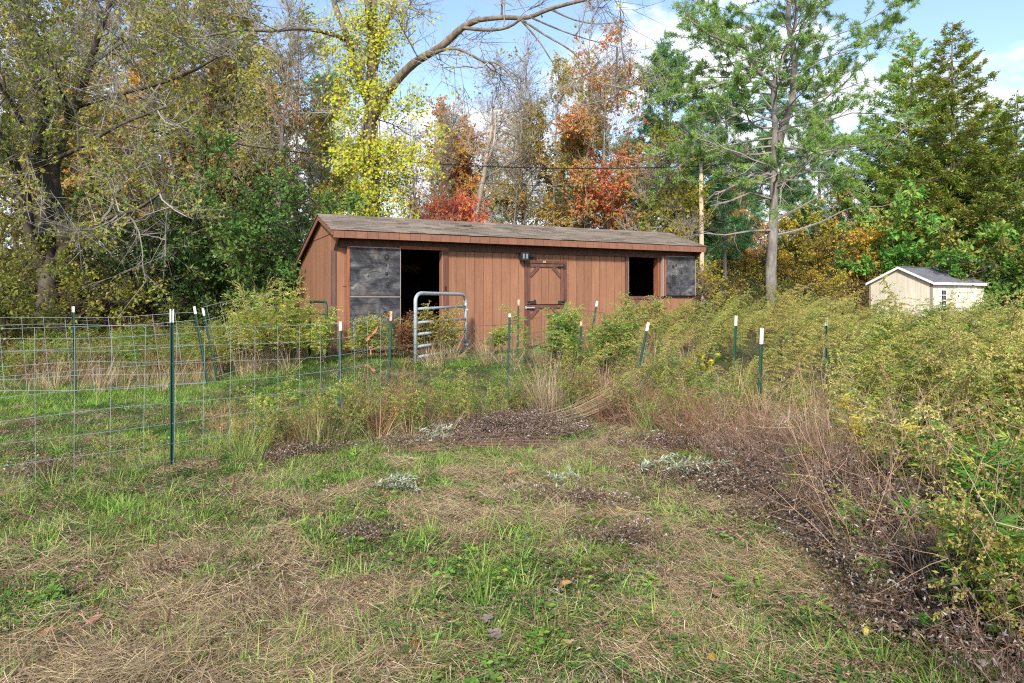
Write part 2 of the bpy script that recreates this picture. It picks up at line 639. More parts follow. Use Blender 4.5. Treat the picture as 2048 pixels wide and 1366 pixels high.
def dirty_foot(m, top=.45):
    """mud splashed up the lowest boards, and thin rain streaks"""
    t = m.node_tree
    b = t.nodes['Principled BSDF']
    src = b.inputs['Base Color'].links[0].from_socket
    tcn = t.nodes.new('ShaderNodeTexCoord')
    sp = t.nodes.new('ShaderNodeSeparateXYZ')
    t.links.new(tcn.outputs['Object'], sp.inputs[0])
    nn = t.nodes.new('ShaderNodeTexNoise'); nn.inputs['Scale'].default_value = 7; nn.inputs['Detail'].default_value = 8
    t.links.new(tcn.outputs['Object'], nn.inputs['Vector'])
    ma = t.nodes.new('ShaderNodeMath'); ma.operation = 'MULTIPLY_ADD'; ma.inputs[1].default_value = 1.1
    t.links.new(nn.outputs['Fac'], ma.inputs[0]); 
    iv = t.nodes.new('ShaderNodeMath'); iv.operation = 'MULTIPLY'; iv.inputs[1].default_value = -1.6
    t.links.new(sp.outputs['Z'], iv.inputs[0]); t.links.new(iv.outputs[0], ma.inputs[2])
    r_ = t.nodes.new('ShaderNodeMapRange'); r_.inputs['From Min'].default_value = -.15; r_.inputs['From Max'].default_value = .5; r_.inputs['To Max'].default_value = .6
    t.links.new(ma.outputs[0], r_.inputs['Value'])
    mx_ = t.nodes.new('ShaderNodeMix'); mx_.data_type = 'RGBA'; mx_.inputs['B'].default_value = (.17, .115, .075, 1)
    t.links.new(r_.outputs[0], mx_.inputs['Factor']); t.links.new(src, mx_.inputs['A'])
    mpn = t.nodes.new('ShaderNodeMapping'); mpn.inputs['Scale'].default_value = (22, 22, .7)
    n2_ = t.nodes.new('ShaderNodeTexNoise'); n2_.inputs['Scale'].default_value = 1; n2_.inputs['Detail'].default_value = 6
    t.links.new(tcn.outputs['Object'], mpn.inputs[0]); t.links.new(mpn.outputs[0], n2_.inputs['Vector'])
    r2_ = t.nodes.new('ShaderNodeMapRange'); r2_.inputs['From Min'].default_value = .56; r2_.inputs['From Max'].default_value = .72; r2_.inputs['To Max'].default_value = .35
    t.links.new(n2_.outputs['Fac'], r2_.inputs['Value'])
    m3_ = t.nodes.new('ShaderNodeMix'); m3_.data_type = 'RGBA'; m3_.inputs['B'].default_value = (.36, .20, .13, 1)
    t.links.new(r2_.outputs[0], m3_.inputs['Factor']); t.links.new(mx_.outputs['Result'], m3_.inputs['A'])
    t.links.new(m3_.outputs['Result'], b.inputs['Base Color'])
dirty_foot(M_SIDING)

TH = math.atan2(1365.33, 2750)
AX, AY = -3.325, 12.75
BL, BD = 8.62, 3.9
FE, ZE = -.33, 2.335          # front eave (d, z)
RD, ZR = .99, 2.74            # ridge
BE = 4.05
SLB = -.29


def roofz(d):
    return ZE + (d - FE) * (ZR - ZE) / (RD - FE) if d < RD else ZR + (d - RD) * SLB


barn = thing('horse_barn', 'long brown wooden horse barn with shingled roof and three stable doors', 'barn', (AX, AY, .45), TH)
OPEN = [(1.25, 2.16, .06, 2.04), (6.68, 7.58, 0.06, 2.09), (4.05, 4.97, .06, 1.84)]
PW = .2035
br_ = sorted(set([round(i * PW, 4) for i in range(int(BL / PW) + 1)] + [BL] + [o_[0] for o_ in OPEN] + [o_[1] for o_ in OPEN]))
for a, b in zip(br_[:-1], br_[1:]):
    if b - a < .015:
        continue
    zs = [(-.05, 2.40)]
    for o0, o1, z0, z1 in OPEN:
        if a >= o0 - 1e-4 and b <= o1 + 1e-4:
            zs = [(z1, 2.40)]
    for z0, z1 in zs:
        Geo().box((a + .006, -.012, z0), (b - .006, .0, z1)).build('plank', M_SIDING, barn)
# backing sheet with openings
g = Geo()
ss = [0, 1.25, 2.16, 4.05, 4.97, 6.68, 7.58, BL]
for i in range(7):
    a, b = ss[i], ss[i + 1]
    op = [o_ for o_ in OPEN if abs(o_[0] - a) < 1e-4]
    g.box((a, .001, op[0][3] if op else -.1), (b, .03, 2.41))
g.build('front_wall', M_SIDING, barn)
# near end wall: planks in two lifts with a seam at 2.30
ed = [i * PW for i in range(int(BD / PW) + 1)] + [BD]
for a, b in zip(ed[:-1], ed[1:]):
    if b - a < .02:
        continue
    a2, b2 = a + .005, b - .005
    ra, rb = roofz(a2) - .04, roofz(b2) - .04
    cut = 2.30
    if min(ra, rb) > cut + .05:
        Geo().prism([(a2, -.05), (b2, -.05), (b2, cut - .006), (a2, cut - .006)], 'x', -.012, 0).build('plank', M_SIDING, barn)
        poly = [(a2, cut + .006), (b2, cut + .006), (b2, rb), (a2, ra)]
        if a2 < RD < b2:
            poly = [(a2, cut + .006), (b2, cut + .006), (b2, rb), (RD, ZR - .04), (a2, ra)]
        Geo().prism(poly, 'x', -.020, -.006).build('plank', M_SIDING, barn)
    else:
        Geo().prism([(a2, -.05), (b2, -.05), (b2, min(rb, 2.6)), (a2, ra)], 'x', -.012, 0).build('plank', M_SIDING, barn)
g = Geo()
prof = [(.031, -.1), (BD, -.1), (BD, roofz(BD) - .05), (RD, ZR - .05), (.031, roofz(.031) - .05)]
g.prism(prof, 'x', .001, .04)
g.build('end_wall', M_SIDING, barn)
g = Geo()
g.prism(prof, 'x', BL - .04, BL)
g.build('end_wall', M_SIDING, barn)
g = Geo()
g.box((.04, BD - .04, -.1), (BL - .04, BD, roofz(BD) - .06))
g.build('back_wall', M_SIDING, barn)
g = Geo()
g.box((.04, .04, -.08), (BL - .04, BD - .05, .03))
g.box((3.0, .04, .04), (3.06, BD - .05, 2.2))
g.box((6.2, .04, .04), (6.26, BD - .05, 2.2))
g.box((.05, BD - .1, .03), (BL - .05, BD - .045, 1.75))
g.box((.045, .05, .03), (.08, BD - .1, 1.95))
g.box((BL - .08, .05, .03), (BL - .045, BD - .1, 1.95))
g.build('stall_lining', M_SHADEWOOD, barn)
# eave closures at both ends
for s0 in (-.014, BL - .03):
    Geo().prism([(FE + .012, 2.20), (FE + .012, ZE - .02), (-.014, roofz(0) - .05), (-.014, 1.96)], 'x', s0, s0 + .04).build('eave_bracket', M_TRIM if s0 > 1 else M_SIDING, barn)
g = Geo()
g.box((.03, -.05, 2.04), (BL - .035, -.013, 2.36))
g.build('header_board', M_TRIM, barn)
# fascia pieces
k = 0
s = -.085
while s < BL + .08:
    e_ = min(s + .208, BL + .085)
    Geo().box((s + .0035, FE - .012, 2.19), (e_ - .0035, FE + .006, 2.317)).build('fascia_board', M_FASCIA, barn)
    s += .208
Geo().box((-.083, FE + .008, 2.20), (BL + .083, FE + .03, 2.31)).build('fascia_backing', M_TRIM, barn)
# rafters under the eave and roof deck
g = Geo()
g.prism([(FE, ZE - .02), (RD, ZR - .02), (RD, ZR), (FE, ZE)], 'x', -.09, BL + .09)
g.prism([(RD, ZR - .02), (BE, roofz(BE) - .02), (BE, roofz(BE)), (RD, ZR)], 'x', -.09, BL + .09)
g.build('roof_deck', M_TRIM, barn)
# rake boards
for s0 in (-.11, BL + .09):
    g = Geo()
    g.prism([(FE - .01, ZE - .10), (RD, ZR - .10), (RD, ZR - .003), (FE - .01, ZE - .003)], 'x', s0, s0 + .02)
    g.prism([(RD, ZR - .10), (BE, roofz(BE) - .10), (BE, roofz(BE) - .003), (RD, ZR - .003)], 'x', s0, s0 + .02)
    g.build('rake_board', M_FASCIA, barn)
# shingles on the front slope
rng = np.random.default_rng(3)
sl = (ZR - ZE) / (RD - FE)
nrow, dx = 9, .305
dd = (RD - FE + .03) / nrow
for r_ in range(nrow):
    d0 = FE - .03 + r_ * dd
    s = -.13 - (dx * .5 if r_ % 2 else 0) + rng.uniform(-.03, .03)
    while s < BL + .11:
        a, b = max(s, -.13), min(s + dx, BL + .13)
        s += dx
        if b - a < .03:
            continue
        lift = rng.uniform(0, .008)
        d1 = min(d0 + dd + .02, RD)
        g = Geo()
        zt = lambda d: ZE + (d - FE) * sl
        p = [(d0 + rng.uniform(-.006, .006), zt(d0) + .012 + lift), (d1, zt(d1) + .004)]
        v = []
        for q in (a + .002, b - .002):
            v += [(q, p[0][0], p[0][1] - .009), (q, p[1][0], p[1][1] - .003), (q, p[1][0], p[1][1]), (q, p[0][0], p[0][1])]
        g.add(v, f4=[(0, 1, 2, 3), (7, 6, 5, 4), (3, 2, 6, 7), (0, 3, 7, 4), (1, 0, 4, 5), (2, 1, 5, 6)])
        g.build('shingle', M_SHINGLE, barn)
g = Geo()
g.prism([(RD, ZR + .004), (BE + .03, roofz(BE + .03) + .004), (BE + .03, roofz(BE + .03) + .016), (RD, ZR + .018)], 'x', -.13, BL + .13)
g.build('rear_roofing', M_SHINGLE, barn)
s = -.13
while s < BL + .12:
    e_ = min(s + .30, BL + .13)
    zt_ = ZR + .031 + rng.uniform(0, .004)
    Geo().prism([(RD - .13, ZR - .13 * sl + .014), (RD, ZR + .022), (RD, zt_), (RD - .13, ZR - .13 * sl + .022)], 'x', s + .002, e_ - .002).prism([(RD, ZR + .022), (RD + .13, ZR + .13 * SLB + .014), (RD + .13, ZR + .13 * SLB + .022), (RD, zt_)], 'x', s + .002, e_ - .002).build('ridge_cap', M_SHINGLE, barn)
    s += .30
# corner post trims
Geo().box((-.03, -.05, -.05), (.02, -.013, 1.97)).box((-.045, -.05, -.05), (-.0305, .06, 1.97)).build('corner_trim', M_POSTTRIM, barn)
Geo().box((BL - .06, -.045, -.05), (BL + .012, -.013, 2.03)).build('corner_trim', M_TRIM, barn)
# wall plank: siding butt seam near the corner
Geo().box((.16, -.0135, 1.30), (.27, -.0115, 1.312)).build('wall_seam', M_BLACK, barn)


def knot(g, x, z, r, y):
    n = 10
    v = [(x + r * math.cos(i * 6.283 / n) * .8, y, z + r * math.sin(i * 6.283 / n)) for i in range(n)] + [(x, y - .006, z)]
    g.add(v, f3=[(i, n, (i + 1) % n) for i in range(n)], col=(1, 1, 1))


M_KNOT = mat('resin_knot', (.42, .30, .13), .5, .5, noise=((60, 60, 60), (.07, .04, .02), .42, .52))
M_KNOTD = mat('dark_knot', (.02, .017, .015), .7, .3)
M_LIGHTEDGE = mat('pale_wood_edge', (.34, .27, .22), .7, .3)

# opened stable door leaf beside the big opening (upper and lower)
def opened_door(s0, s1, z0, z1, knots, lab, edge='left'):
    d = Geo().box((s0 + .05, -.10, z0), (s1, -.055, z1)).build('stable_door', M_PLY, barn, label=lab)
    Geo().box((s0, -.115, z0 - .01), (s0 + .047, -.05, z1 + .01)).build('door_edge_board', M_RUST, d)
    Geo().box((s0 + .047, -.112, z1 + .001), (s1 + .006, -.05, z1 + .018)).build('top_strip', M_LIGHTEDGE, d)
    Geo().box((s1 + .001, -.106, z0), (s1 + .012, -.05, z1)).build('side_strip', M_LIGHTEDGE, d)
    for kx, kz, r in knots:
        g = Geo(); knot(g, kx, kz, r * 2.2, -.1015); g.build('knot', M_KNOTD, d)
        g = Geo(); knot(g, kx, kz, r * .9, -.103); g.build('knot', M_KNOT, d)
    # cracks
    g = Geo()
    q = np.random.default_rng(int(s0 * 100 + z0 * 10))
    for i in range(5):
        zc = z0 + (z1 - z0) * (i + .6) / 5.3
        x = s0 + .06
        n = 8
        w_ = (s1 - s0 - .12) * q.uniform(.4, 1)
        pts = [(x + w_ * t / n, -.1005, zc + q.normal() * .006 + .02 * math.sin(t * .9 + i)) for t in range(n + 1)]
        for p0, p1 in zip(pts[:-1], pts[1:]):
            g.add([(p0[0], p0[1], p0[2] - .003), (p1[0], p1[1], p1[2] - .003), (p1[0], p1[1], p1[2] + .003), (p0[0], p0[1], p0[2] + .003)], f4=[(0, 1, 2, 3)])
    g.build('crack', M_KNOTD, d)
    return d
opened_door(.22, 1.245, 1.115, 2.04, [(.98, 1.87, .03), (.97, 1.72, .014), (.98, 1.55, .018), (1.0, 1.36, .018), (.62, 1.5, .01)],
            'weathered grey upper door leaf folded back against the wall')
opened_door(.22, 1.245, .10, 1.10, [(.95, .8, .02), (.6, .45, .015)], 'weathered grey lower door leaf behind the weeds')
opened_door(7.66, 8.60, 1.16, 2.075, [(7.93, 1.84, .02), (8.02, 1.87, .014), (7.93, 1.60, .024), (8.18, 1.70, .018), (7.94, 1.42, .018)],
            'weathered plywood hatch leaf swung open at the far end')
Geo().box((7.60, -.13, 1.14), (7.625, -.05, 2.07)).build('door_jamb', M_LIGHTEDGE, barn)
Geo().box((7.627, -.12, 1.14), (7.655, -.05, 2.07)).build('door_jamb', M_TRIM, barn)

# jambs and frames of the three doorways
Geo().box((2.162, -.04, .0), (2.26, -.013, 2.039)).build('door_frame', M_TRIM, barn)
Geo().box((2.13, -.03, .0), (2.16, .12, 2.039)).build('door_jamb', M_SIDING, barn)
Geo().box((1.25, -.055, 2.04), (2.27, -.0505, 2.10)).build('door_frame', M_RUST, barn)
Geo().box((1.25, .03, -.04), (2.16, .20, .055)).build('door_sill', M_TRIM, barn)
Geo().box((6.60, -.045, .0), (6.678, -.013, 2.039)).build('door_frame', M_TRIM, barn)
Geo().box((7.54, -.03, 1.14), (7.578, .14, 2.085)).build('door_jamb', M_RUST, barn)
Geo().box((7.582, -.03, .0), (7.598, -.013, 2.039)).build('door_frame', M_TRIM, barn)
Geo().box((6.682, -.03, 1.2), (6.70, .10, 2.085)).build('door_jamb', M_LIGHTEDGE, barn)


def plank_panel(parent, s0, s1, z0, z1, d0, d1, n):
    wv = (s1 - s0) / n
    for i in range(n):
        Geo().box((s0 + i * wv + .005, d0, z0), (s0 + (i + 1) * wv - .005, d1, z1)).build('plank', M_SIDING, parent)
    Geo().box((s0, d1 + .001, z0), (s1, d1 + .012, z1)).build('door_backing', M_TRIM, parent)


def framed_leaf(s0, s1, z0, z1, lab, top_brace=True, bottom_brace=False, stile=.075):
    """one leaf of a dutch door: planks, stiles, rails, diagonal corner braces"""
    root = Geo().box((s0, -.028, z1 - stile), (s1, -.004, z1)).build('stable_door', M_TRIM, barn, label=lab)
    plank_panel(root, s0, s1, z0, z1 - .001, -.003, .008, 4 if s1 - s0 < .85 else 5)
    Geo().box((s0, -.028, z0), (s0 + stile, -.004, z1 - stile - .002)).build('stile', M_TRIM, root)
    Geo().box((s1 - stile, -.028, z0), (s1, -.004, z1 - stile - .002)).build('stile', M_TRIM, root)
    if bottom_brace:
        Geo().box((s0 + stile + .002, -.028, z0), (s1 - stile - .002, -.004, z0 + stile)).build('rail', M_TRIM, root)
    c = .20
    for sg, sx in ((1, s0 + stile), (-1, s1 - stile)):
        Geo().bar((sx + sg * .0, -.018, z1 - stile - c), (sx + sg * c, -.018, z1 - stile), .02, .07, up=(0, 0, 1)).build('brace', M_TRIM, root)
    return root
# closed dutch door in the middle
Geo().box((4.0, -.042, .0), (4.05, -.013, 1.90)).build('door_frame', M_TRIM, barn)
Geo().box((4.97, -.042, .0), (5.03, -.013, 1.90)).build('door_frame', M_TRIM, barn)
Geo().box((4.0, -.045, 1.84), (5.03, -.013, 1.90)).build('door_frame', M_TRIM, barn)
framed_leaf(4.055, 4.965, .96, 1.835, 'closed upper leaf with corner braces in the middle of the wall')
framed_leaf(4.055, 4.965, .07, .945, 'closed lower leaf half hidden by weeds')
framed_leaf(6.70, 7.53, .07, 1.14, 'closed lower leaf under the dark hatch opening')
# far lower panel frame
Geo().box((7.66, -.03, 1.10), (8.55, -.013, 1.14)).build('ledge', M_TRIM, barn)
# iron hinges and latches
for s0, z0 in ((4.80, 1.76), (4.06, 1.0), (4.80, 1.0), (4.75, .5)):
    Geo().box((s0, -.052, z0), (s0 + .2, -.043, z0 + .03)).box((s0 + .15, -.058, z0 - .03), (s0 + .19, -.046, z0 + .06)).build('hinge', M_BLACK, barn)
Geo().box((6.72, -.045, .42), (6.9, -.03, .46)).build('hinge', M_BLACK, barn)
Geo().tube([(4.03, -.065, .885), (4.22, -.065, .885)], .018, 8).box((4.0, -.06, .87), (4.03, -.02, .92)).build('door_latch', M_STEEL, barn)
Geo().box((2.19, -.062, 1.25), (2.215, -.04, 1.33)).build('door_hook', M_BLACK, barn)
Geo().box((4.44, -.056, 1.85), (4.50, -.046, 1.895)).build('door_plate', M_CREAM, barn)
for k_ in range(3):
    Geo().box((4.452 + k_ * .014, -.0585, 1.862), (4.46 + k_ * .014, -.0562, 1.884)).build('plate_marking', M_BLACK, barn)

# flood light above the middle door (hangs on the wall, its own thing)
fl = thing('flood_light', 'small black floodlight on an arm above the closed stable door', 'light', (0, 0, 0))
fl.matrix_world = Matrix.Translation((AX, AY, .45)) @ Matrix.Rotation(TH, 4, 'Z')
fl.location = fl.matrix_world @ Vector((3.93, -.02, 1.90))
fl.rotation_euler = (0, 0, TH)
Geo().box((-.09, -.17, -.02), (.09, -.06, .15)).build('lamp_housing', M_BLACK, fl)
M_GLASS = mat('clouded_glass', (.22, .24, .25), .25, .6)
Geo().box((-.055, -.178, .02), (-.02, -.171, .12)).build('lens', M_GLASS, fl)
Geo().box((.02, -.178, .02), (.055, -.171, .12)).build('lens', M_GLASS, fl)
Geo().tube([(.09, -.1, .07), (.2, -.08, .07), (.33, -.05, .06)], .012, 6).build('arm', M_BLACK, fl)
Geo().box((.14, -.05, .03), (.26, .0, .10)).build('bracket', M_BLACK, fl)

# curved twig on the barn roof
rt = Vector((AX, AY, .45)) + Matrix.Rotation(TH, 3, 'Z') @ Vector((2.72, .25, 2.545))
tw = thing('fallen_twig', 'curved dry twig lying on the barn roof shingles', 'twig', rt, TH)
Geo().tube([(-.22, -.05, .03), (-.05, -.1, .03), (.12, -.05, .035), (.2, .06, .075), (.18, .14, .10)], [.012, .014, .012, .009, .005], 5).tube([(.12, -.05, .035), (.24, -.02, .05), (.3, .05, .07)], [.008, .006, .003], 4).build('stem', M_TWIG_DARK, tw)

# ------------------------------------------------------------------ beige garden shed
M_BEIGE = vary(mat('beige_siding', (.80, .72, .58), .7, .3, noise=((8, 8, 1.2), (.62, .53, .41), .38, .68)), .06)
M_WHITE = mat('white_trim', (.82, .80, .76), .6, .3)
M_BEIGETRIM = mat('taupe_trim', (.33, .27, .22), .7, .3)
M_GREYSH = vary(mat('grey_shingle', (.19, .187, .20), .95, .15, noise=((40, 40, 40), (.13, .127, .14), .4, .6)), .12)
M_PANE = mat('dark_window', (.02, .025, .03), .1, .6)
T2 = rad(30)
shed = thing('garden_shed', 'small beige wooden garden shed with grey shingled roof beyond the weeds', 'shed', (16.6, 27.0, .42), T2)
SL, SD, SE, SP = 3.9, 2.55, 1.80, 2.40
g = Geo()
g.prism([(0.02, -.3), (SD, -.3), (SD, SE), (SD / 2, SP), (.02, SE)], 'x', .001, .04)
g.prism([(0.02, -.3), (SD, -.3), (SD, SE), (SD / 2, SP), (.02, SE)], 'x', SL - .04, SL)
g.box((.041, .02, -.3), (SL - .041, .05, SE)).box((.041, SD - .04, -.3), (SL - .041, SD, SE))
g.build('wall', M_BEIGE, shed)
n = 12
for i in range(n):
    a, b = i * SD / n + .003, (i + 1) * SD / n - .003
    f_ = lambda d: SE + (SP - SE) * (1 - abs(d - SD / 2) / (SD / 2)) - .03
    Geo().prism([(a, -.3), (b, -.3), (b, f_(b)), (a, f_(a))], 'x', -.014, 0).build('plank', M_BEIGE, shed)
n = 19
for i in range(n):
    a, b = i * SL / n + .003, (i + 1) * SL / n - .003
    Geo().box((a, .0, -.3), (b, .018, SE)).build('plank', M_BEIGE, shed)
for x0, y0 in ((-.03, -.03), (-.03, SD - .05)):
    Geo().box((x0, y0, -.3), (x0 + .08, y0 + .08, SE - .01)).build('corner_board', M_BEIGETRIM, shed)
Geo().box((SL - .06, -.03, -.3), (SL + .02, -.001, SE - .01)).build('corner_board', M_WHITE, shed)
ov = .12
sp2 = (SP - SE) / (SD / 2)
for sg in (0, 1):
    g = Geo()
    y0 = -ov if sg == 0 else SD + ov
    ze = SE - ov * sp2
    g.prism([(y0, ze + .01), (SD / 2, SP + .01), (SD / 2, SP + .05), (y0, ze + .05)], 'x', -.1, SL + .1)
    g.build('roof_panel', M_BEIGETRIM, shed)
    g = Geo()
    g.prism([(y0, ze - .04), (SD / 2, SP - .04), (SD / 2, SP + .06), (y0, ze + .06)], 'x', -.14, -.102)
    g.build('rake_board', M_WHITE, shed)
Geo().box((-.12, -ov - .03, SE - ov * sp2 - .06), (SL + .12, -ov - .002, SE - ov * sp2 + .05)).build('fascia_board', M_WHITE, shed)
rows = 8
for r_ in range(rows):
    x = -.14 - (.15 if r_ % 2 else 0)
    while x < SL + .12:
        a, b = max(x, -.14), min(x + .3, SL + .14)
        x += .3
        if b - a < .04:
            continue
        t0, t1 = r_ / rows, (r_ + 1.08) / rows
        t1 = min(t1, 1)
        yy = lambda t: -ov - .03 + (SD / 2 + ov + .03) * t
        zz = lambda t: SE - (ov + .03) * sp2 + (SP - SE + (ov + .03) * sp2) * t + .055
        v = []
        for q in (a + .003, b - .003):
            v += [(q, yy(t0), zz(t0)), (q, yy(t1), zz(t1)), (q, yy(t1), zz(t1) + .005), (q, yy(t0), zz(t0) + .016)]
        Geo().add(v, f4=[(0, 1, 2, 3), (7, 6, 5, 4), (3, 2, 6, 7), (0, 3, 7, 4), (1, 0, 4, 5), (2, 1, 5, 6)]).build('shingle', M_GREYSH, shed)
Geo().box((-.14, SD / 2 - .1, SP + .045), (SL + .14, SD / 2 + .1, SP + .072)).build('ridge_cap', M_GREYSH, shed)
wn = Geo().box((.62, -.03, .62), (1.02, -.001, 1.52)).build('window', M_WHITE, shed)
for a in range(2):
    for b in range(4):
        Geo().box((.67 + a * .16, -.036, .68 + b * .205), (.67 + a * .16 + .13, -.031, .68 + b * .205 + .17)).build('pane', M_PANE, wn)
for x0, x1 in ((1.85, 2.55), (2.58, 3.3)):
    d = Geo().box((x0, -.022, .02), (x1, -.001, 1.66)).build('shed_door', M_BEIGE, shed)
    Geo().box((x0, -.034, .02), (x0 + .07, -.023, 1.66)).build('stile', M_WHITE if x0 < 2 else M_BEIGE, d)
    Geo().box((x1 - .07, -.034, .02), (x1, -.023, 1.66)).build('stile', M_BEIGE if x0 < 2 else M_WHITE, d)
    Geo().box((x0 + .071, -.034, 1.58), (x1 - .071, -.023, 1.66)).build('rail', M_BEIGE, d)
Geo().box((2.551, -.012, .02), (2.579, -.004, 1.66)).build('door_gap', M_BLACK, shed)
Geo().box((1.87, -.045, 1.2), (1.93, -.035, 1.28)).build('hinge', M_BLACK, shed)

# ------------------------------------------------------------------ tube gate standing open at the barn door
M_GALV = mat('galvanised_tube', (.46, .50, .51), .45, .5, .2, noise=((18, 18, 18), (.32, .35, .37), .4, .7))
gl, gr = np.array([-1.612, 11.4, 0]), np.array([-.905, 13.35, 0])
gt = thing('tube_gate', 'galvanised steel six bar tube gate ajar before the dark barn doorway', 'gate', (gl[0], gl[1], hz(gl[0], gl[1])))
b0 = hz(gl[0], gl[1])
def gp(t, z):
    p = gl + (gr - gl) * t
    return (p[0] - gl[0], p[1] - gl[1], z - b0)
ro = .10
fr = [gp(0, .46), gp(0, 1.45)]
for a in np.linspace(0, 90, 6):
    fr.append(gp(ro * (1 - math.cos(rad(a))), 1.48 + .135 * math.sin(rad(a))))
for a in np.linspace(0, 90, 6):
    fr.append(gp(1 - ro * (1 - math.sin(rad(a))), 1.475 + .135 * math.cos(rad(a))))
fr += [gp(1, 1.45), gp(1, .52)]
Geo().tube(fr, .031, 10).build('gate_frame', M_GALV, gt, True)
for zl, zr in ((1.35, 1.375), (1.119, 1.13), (.924, .932), (.717, .718), (.541, .55)):
    Geo().tube([gp(.0, zl), gp(.5, (zl + zr) / 2), gp(1, zr)], .024, 8).build('rail', M_GALV, gt, True)
for z in (.62, 1.3):
    Geo().box((gp(1, z)[0] - .04, gp(1, z)[1] - .03, z - b0), (gp(1, z)[0] + .05, gp(1, z)[1] + .04, z - b0 + .03)).build('hinge', M_GALV, gt)

M_GREENM = mat('green_paint_metal', (.012, .07, .045), .5, .4, noise=((30, 30, 30), (.02, .045, .03), .4, .7))
p0, p1 = np.array([-3.66, 12.35]), np.array([-3.22, 11.85])
gg = thing('green_gate', 'small dark green tube gate behind weeds at the barn corner', 'gate', (p0[0], p0[1], .4))
q = lambda t, z: ((p1 - p0)[0] * t, (p1 - p0)[1] * t, z)
Geo().tube([q(0, .1), q(0, 1.0), q(.06, 1.07), q(.94, 1.07), q(1, 1.0), q(1, .1)], .022, 8).build('gate_frame', M_GREENM, gg, True)
for z in (.85, .6, .35):
    Geo().tube([q(0, z), q(1, z)], .015, 6).build('rail', M_GREENM, gg)

# ------------------------------------------------------------------ utility pole and overhead lines
M_POLE = mat('pole_wood', (.60, .42, .28), .85, .15, noise=((20, 20, 1.5), (.48, .38, .30), .4, .65), bump=.3)
M_POLETOP = mat('pole_top_grey', (.62, .58, .52), .85, .15, noise=((20, 20, 1.5), (.25, .22, .2), .4, .65))
pw = P(1402, 600, 24)
pole = thing('utility_pole', 'slim orange brown utility pole with grey top behind the barn', 'pole', (pw[0], pw[1], hz(pw[0], pw[1])))
ph = P(1400, 296, 24)[2] - hz(pw[0], pw[1])
Geo().tube([(.07, 0, -.1), (.03, 0, 2), (0, 0, ph - .9)], [.095, .085, .072], 12).build('shaft', M_POLE, pole, True)
Geo().tube([(0, 0, ph - .9), (-.02, 0, ph)], [.071, .066], 12).build('pole_top', M_POLETOP, pole, True)
Geo().tube([(-.07, -.06, ph - .42), (.1, -.06, ph - .42)], .02, 6).box((-.03, -.12, ph - .46), (.03, -.07, ph - .38)).build('bracket', M_BLACK, pole)
M_CABLE = mat('black_cable', (.02, .022, .025), .5, .4)
def cable(pts, r, label, twist=False):
    pts = np.array([P(*p) for p in pts])
    t = np.linspace(0, len(pts) - 1, 90)
    k_ = np.clip(t.astype(int), 0, len(pts) - 2)
    f_ = (t - k_)[:, None]
    pm = pts[np.maximum(k_ - 1, 0)]; pa = pts[k_]; pb = pts[k_ + 1]; pn = pts[np.minimum(k_ + 2, len(pts) - 1)]
    q_ = .5 * ((2 * pa) + (-pm + pb) * f_ + (2 * pm - 5 * pa + 4 * pb - pn) * f_ ** 2 + (-pm + 3 * pa - 3 * pb + pn) * f_ ** 3)
    base = q_[0].copy()
    c = thing('overhead_cable', label, 'cable', base)
    q_ = q_ - base
    if twist:
        big = np.stack([np.interp(np.linspace(0, 89, 700), np.arange(90), q_[:, i]) for i in range(3)], 1)
        ph_ = np.linspace(0, 2 * np.pi * 60, 700)
        off = np.stack([ph_ * 0, np.cos(ph_) * r * 1.2, np.sin(ph_) * r * 1.2], 1)
        Geo().tube(big + off, r * .8, 4).build('strand', M_CABLE, c)
        Geo().tube(big - off, r * .8, 4).build('strand', M_CABLE, c)
    else:
        Geo().tube(q_, r, 5).build('strand', M_CABLE, c)
cable([(-500, 40, 15), (-100, 158, 17), (230, 246, 19), (450, 285, 20.3), (640, 309, 21.3), (900, 329, 22.4), (1150, 337, 23.2), (1397, 333, 24)], .012, 'thick twisted overhead cable sagging from the woods to the pole', True)
cable([(1397, 333, 24), (1560, 318, 23.4), (1720, 300, 22.6), (1880, 274, 21.7), (2048, 240, 20.5), (2400, 150, 18)], .012, 'thick twisted overhead cable rising from the pole past the spruces', True)
cable([(-500, 200, 16), (250, 285, 20), (600, 334, 22), (900, 362, 23), (1150, 374, 23.6), (1400, 377, 24)], .009, 'thin lower overhead wire running from the woods to the pole')
cable([(1402, 377, 24), (1560, 375, 23.7), (1800, 365, 23.2), (2100, 345, 22.6), (2500, 300, 21)], .009, 'thin lower overhead wire running from the pole past the pine')

# ------------------------------------------------------------------ fence posts
M_TPOST = mat('green_post_paint', (.010, .055, .036), .6, .4, noise=((45, 45, 12), (.075, .06, .045), .56, .72))
M_TIPW = mat('white_post_tip', (.72, .70, .66), .6, .3, noise=((40, 40, 12), (.38, .22, .12), .58, .72))
M_TIPR = mat('rusty_post_tip', (.62, .52, .40), .7, .3, noise=((40, 40, 12), (.42, .16, .05), .42, .58))


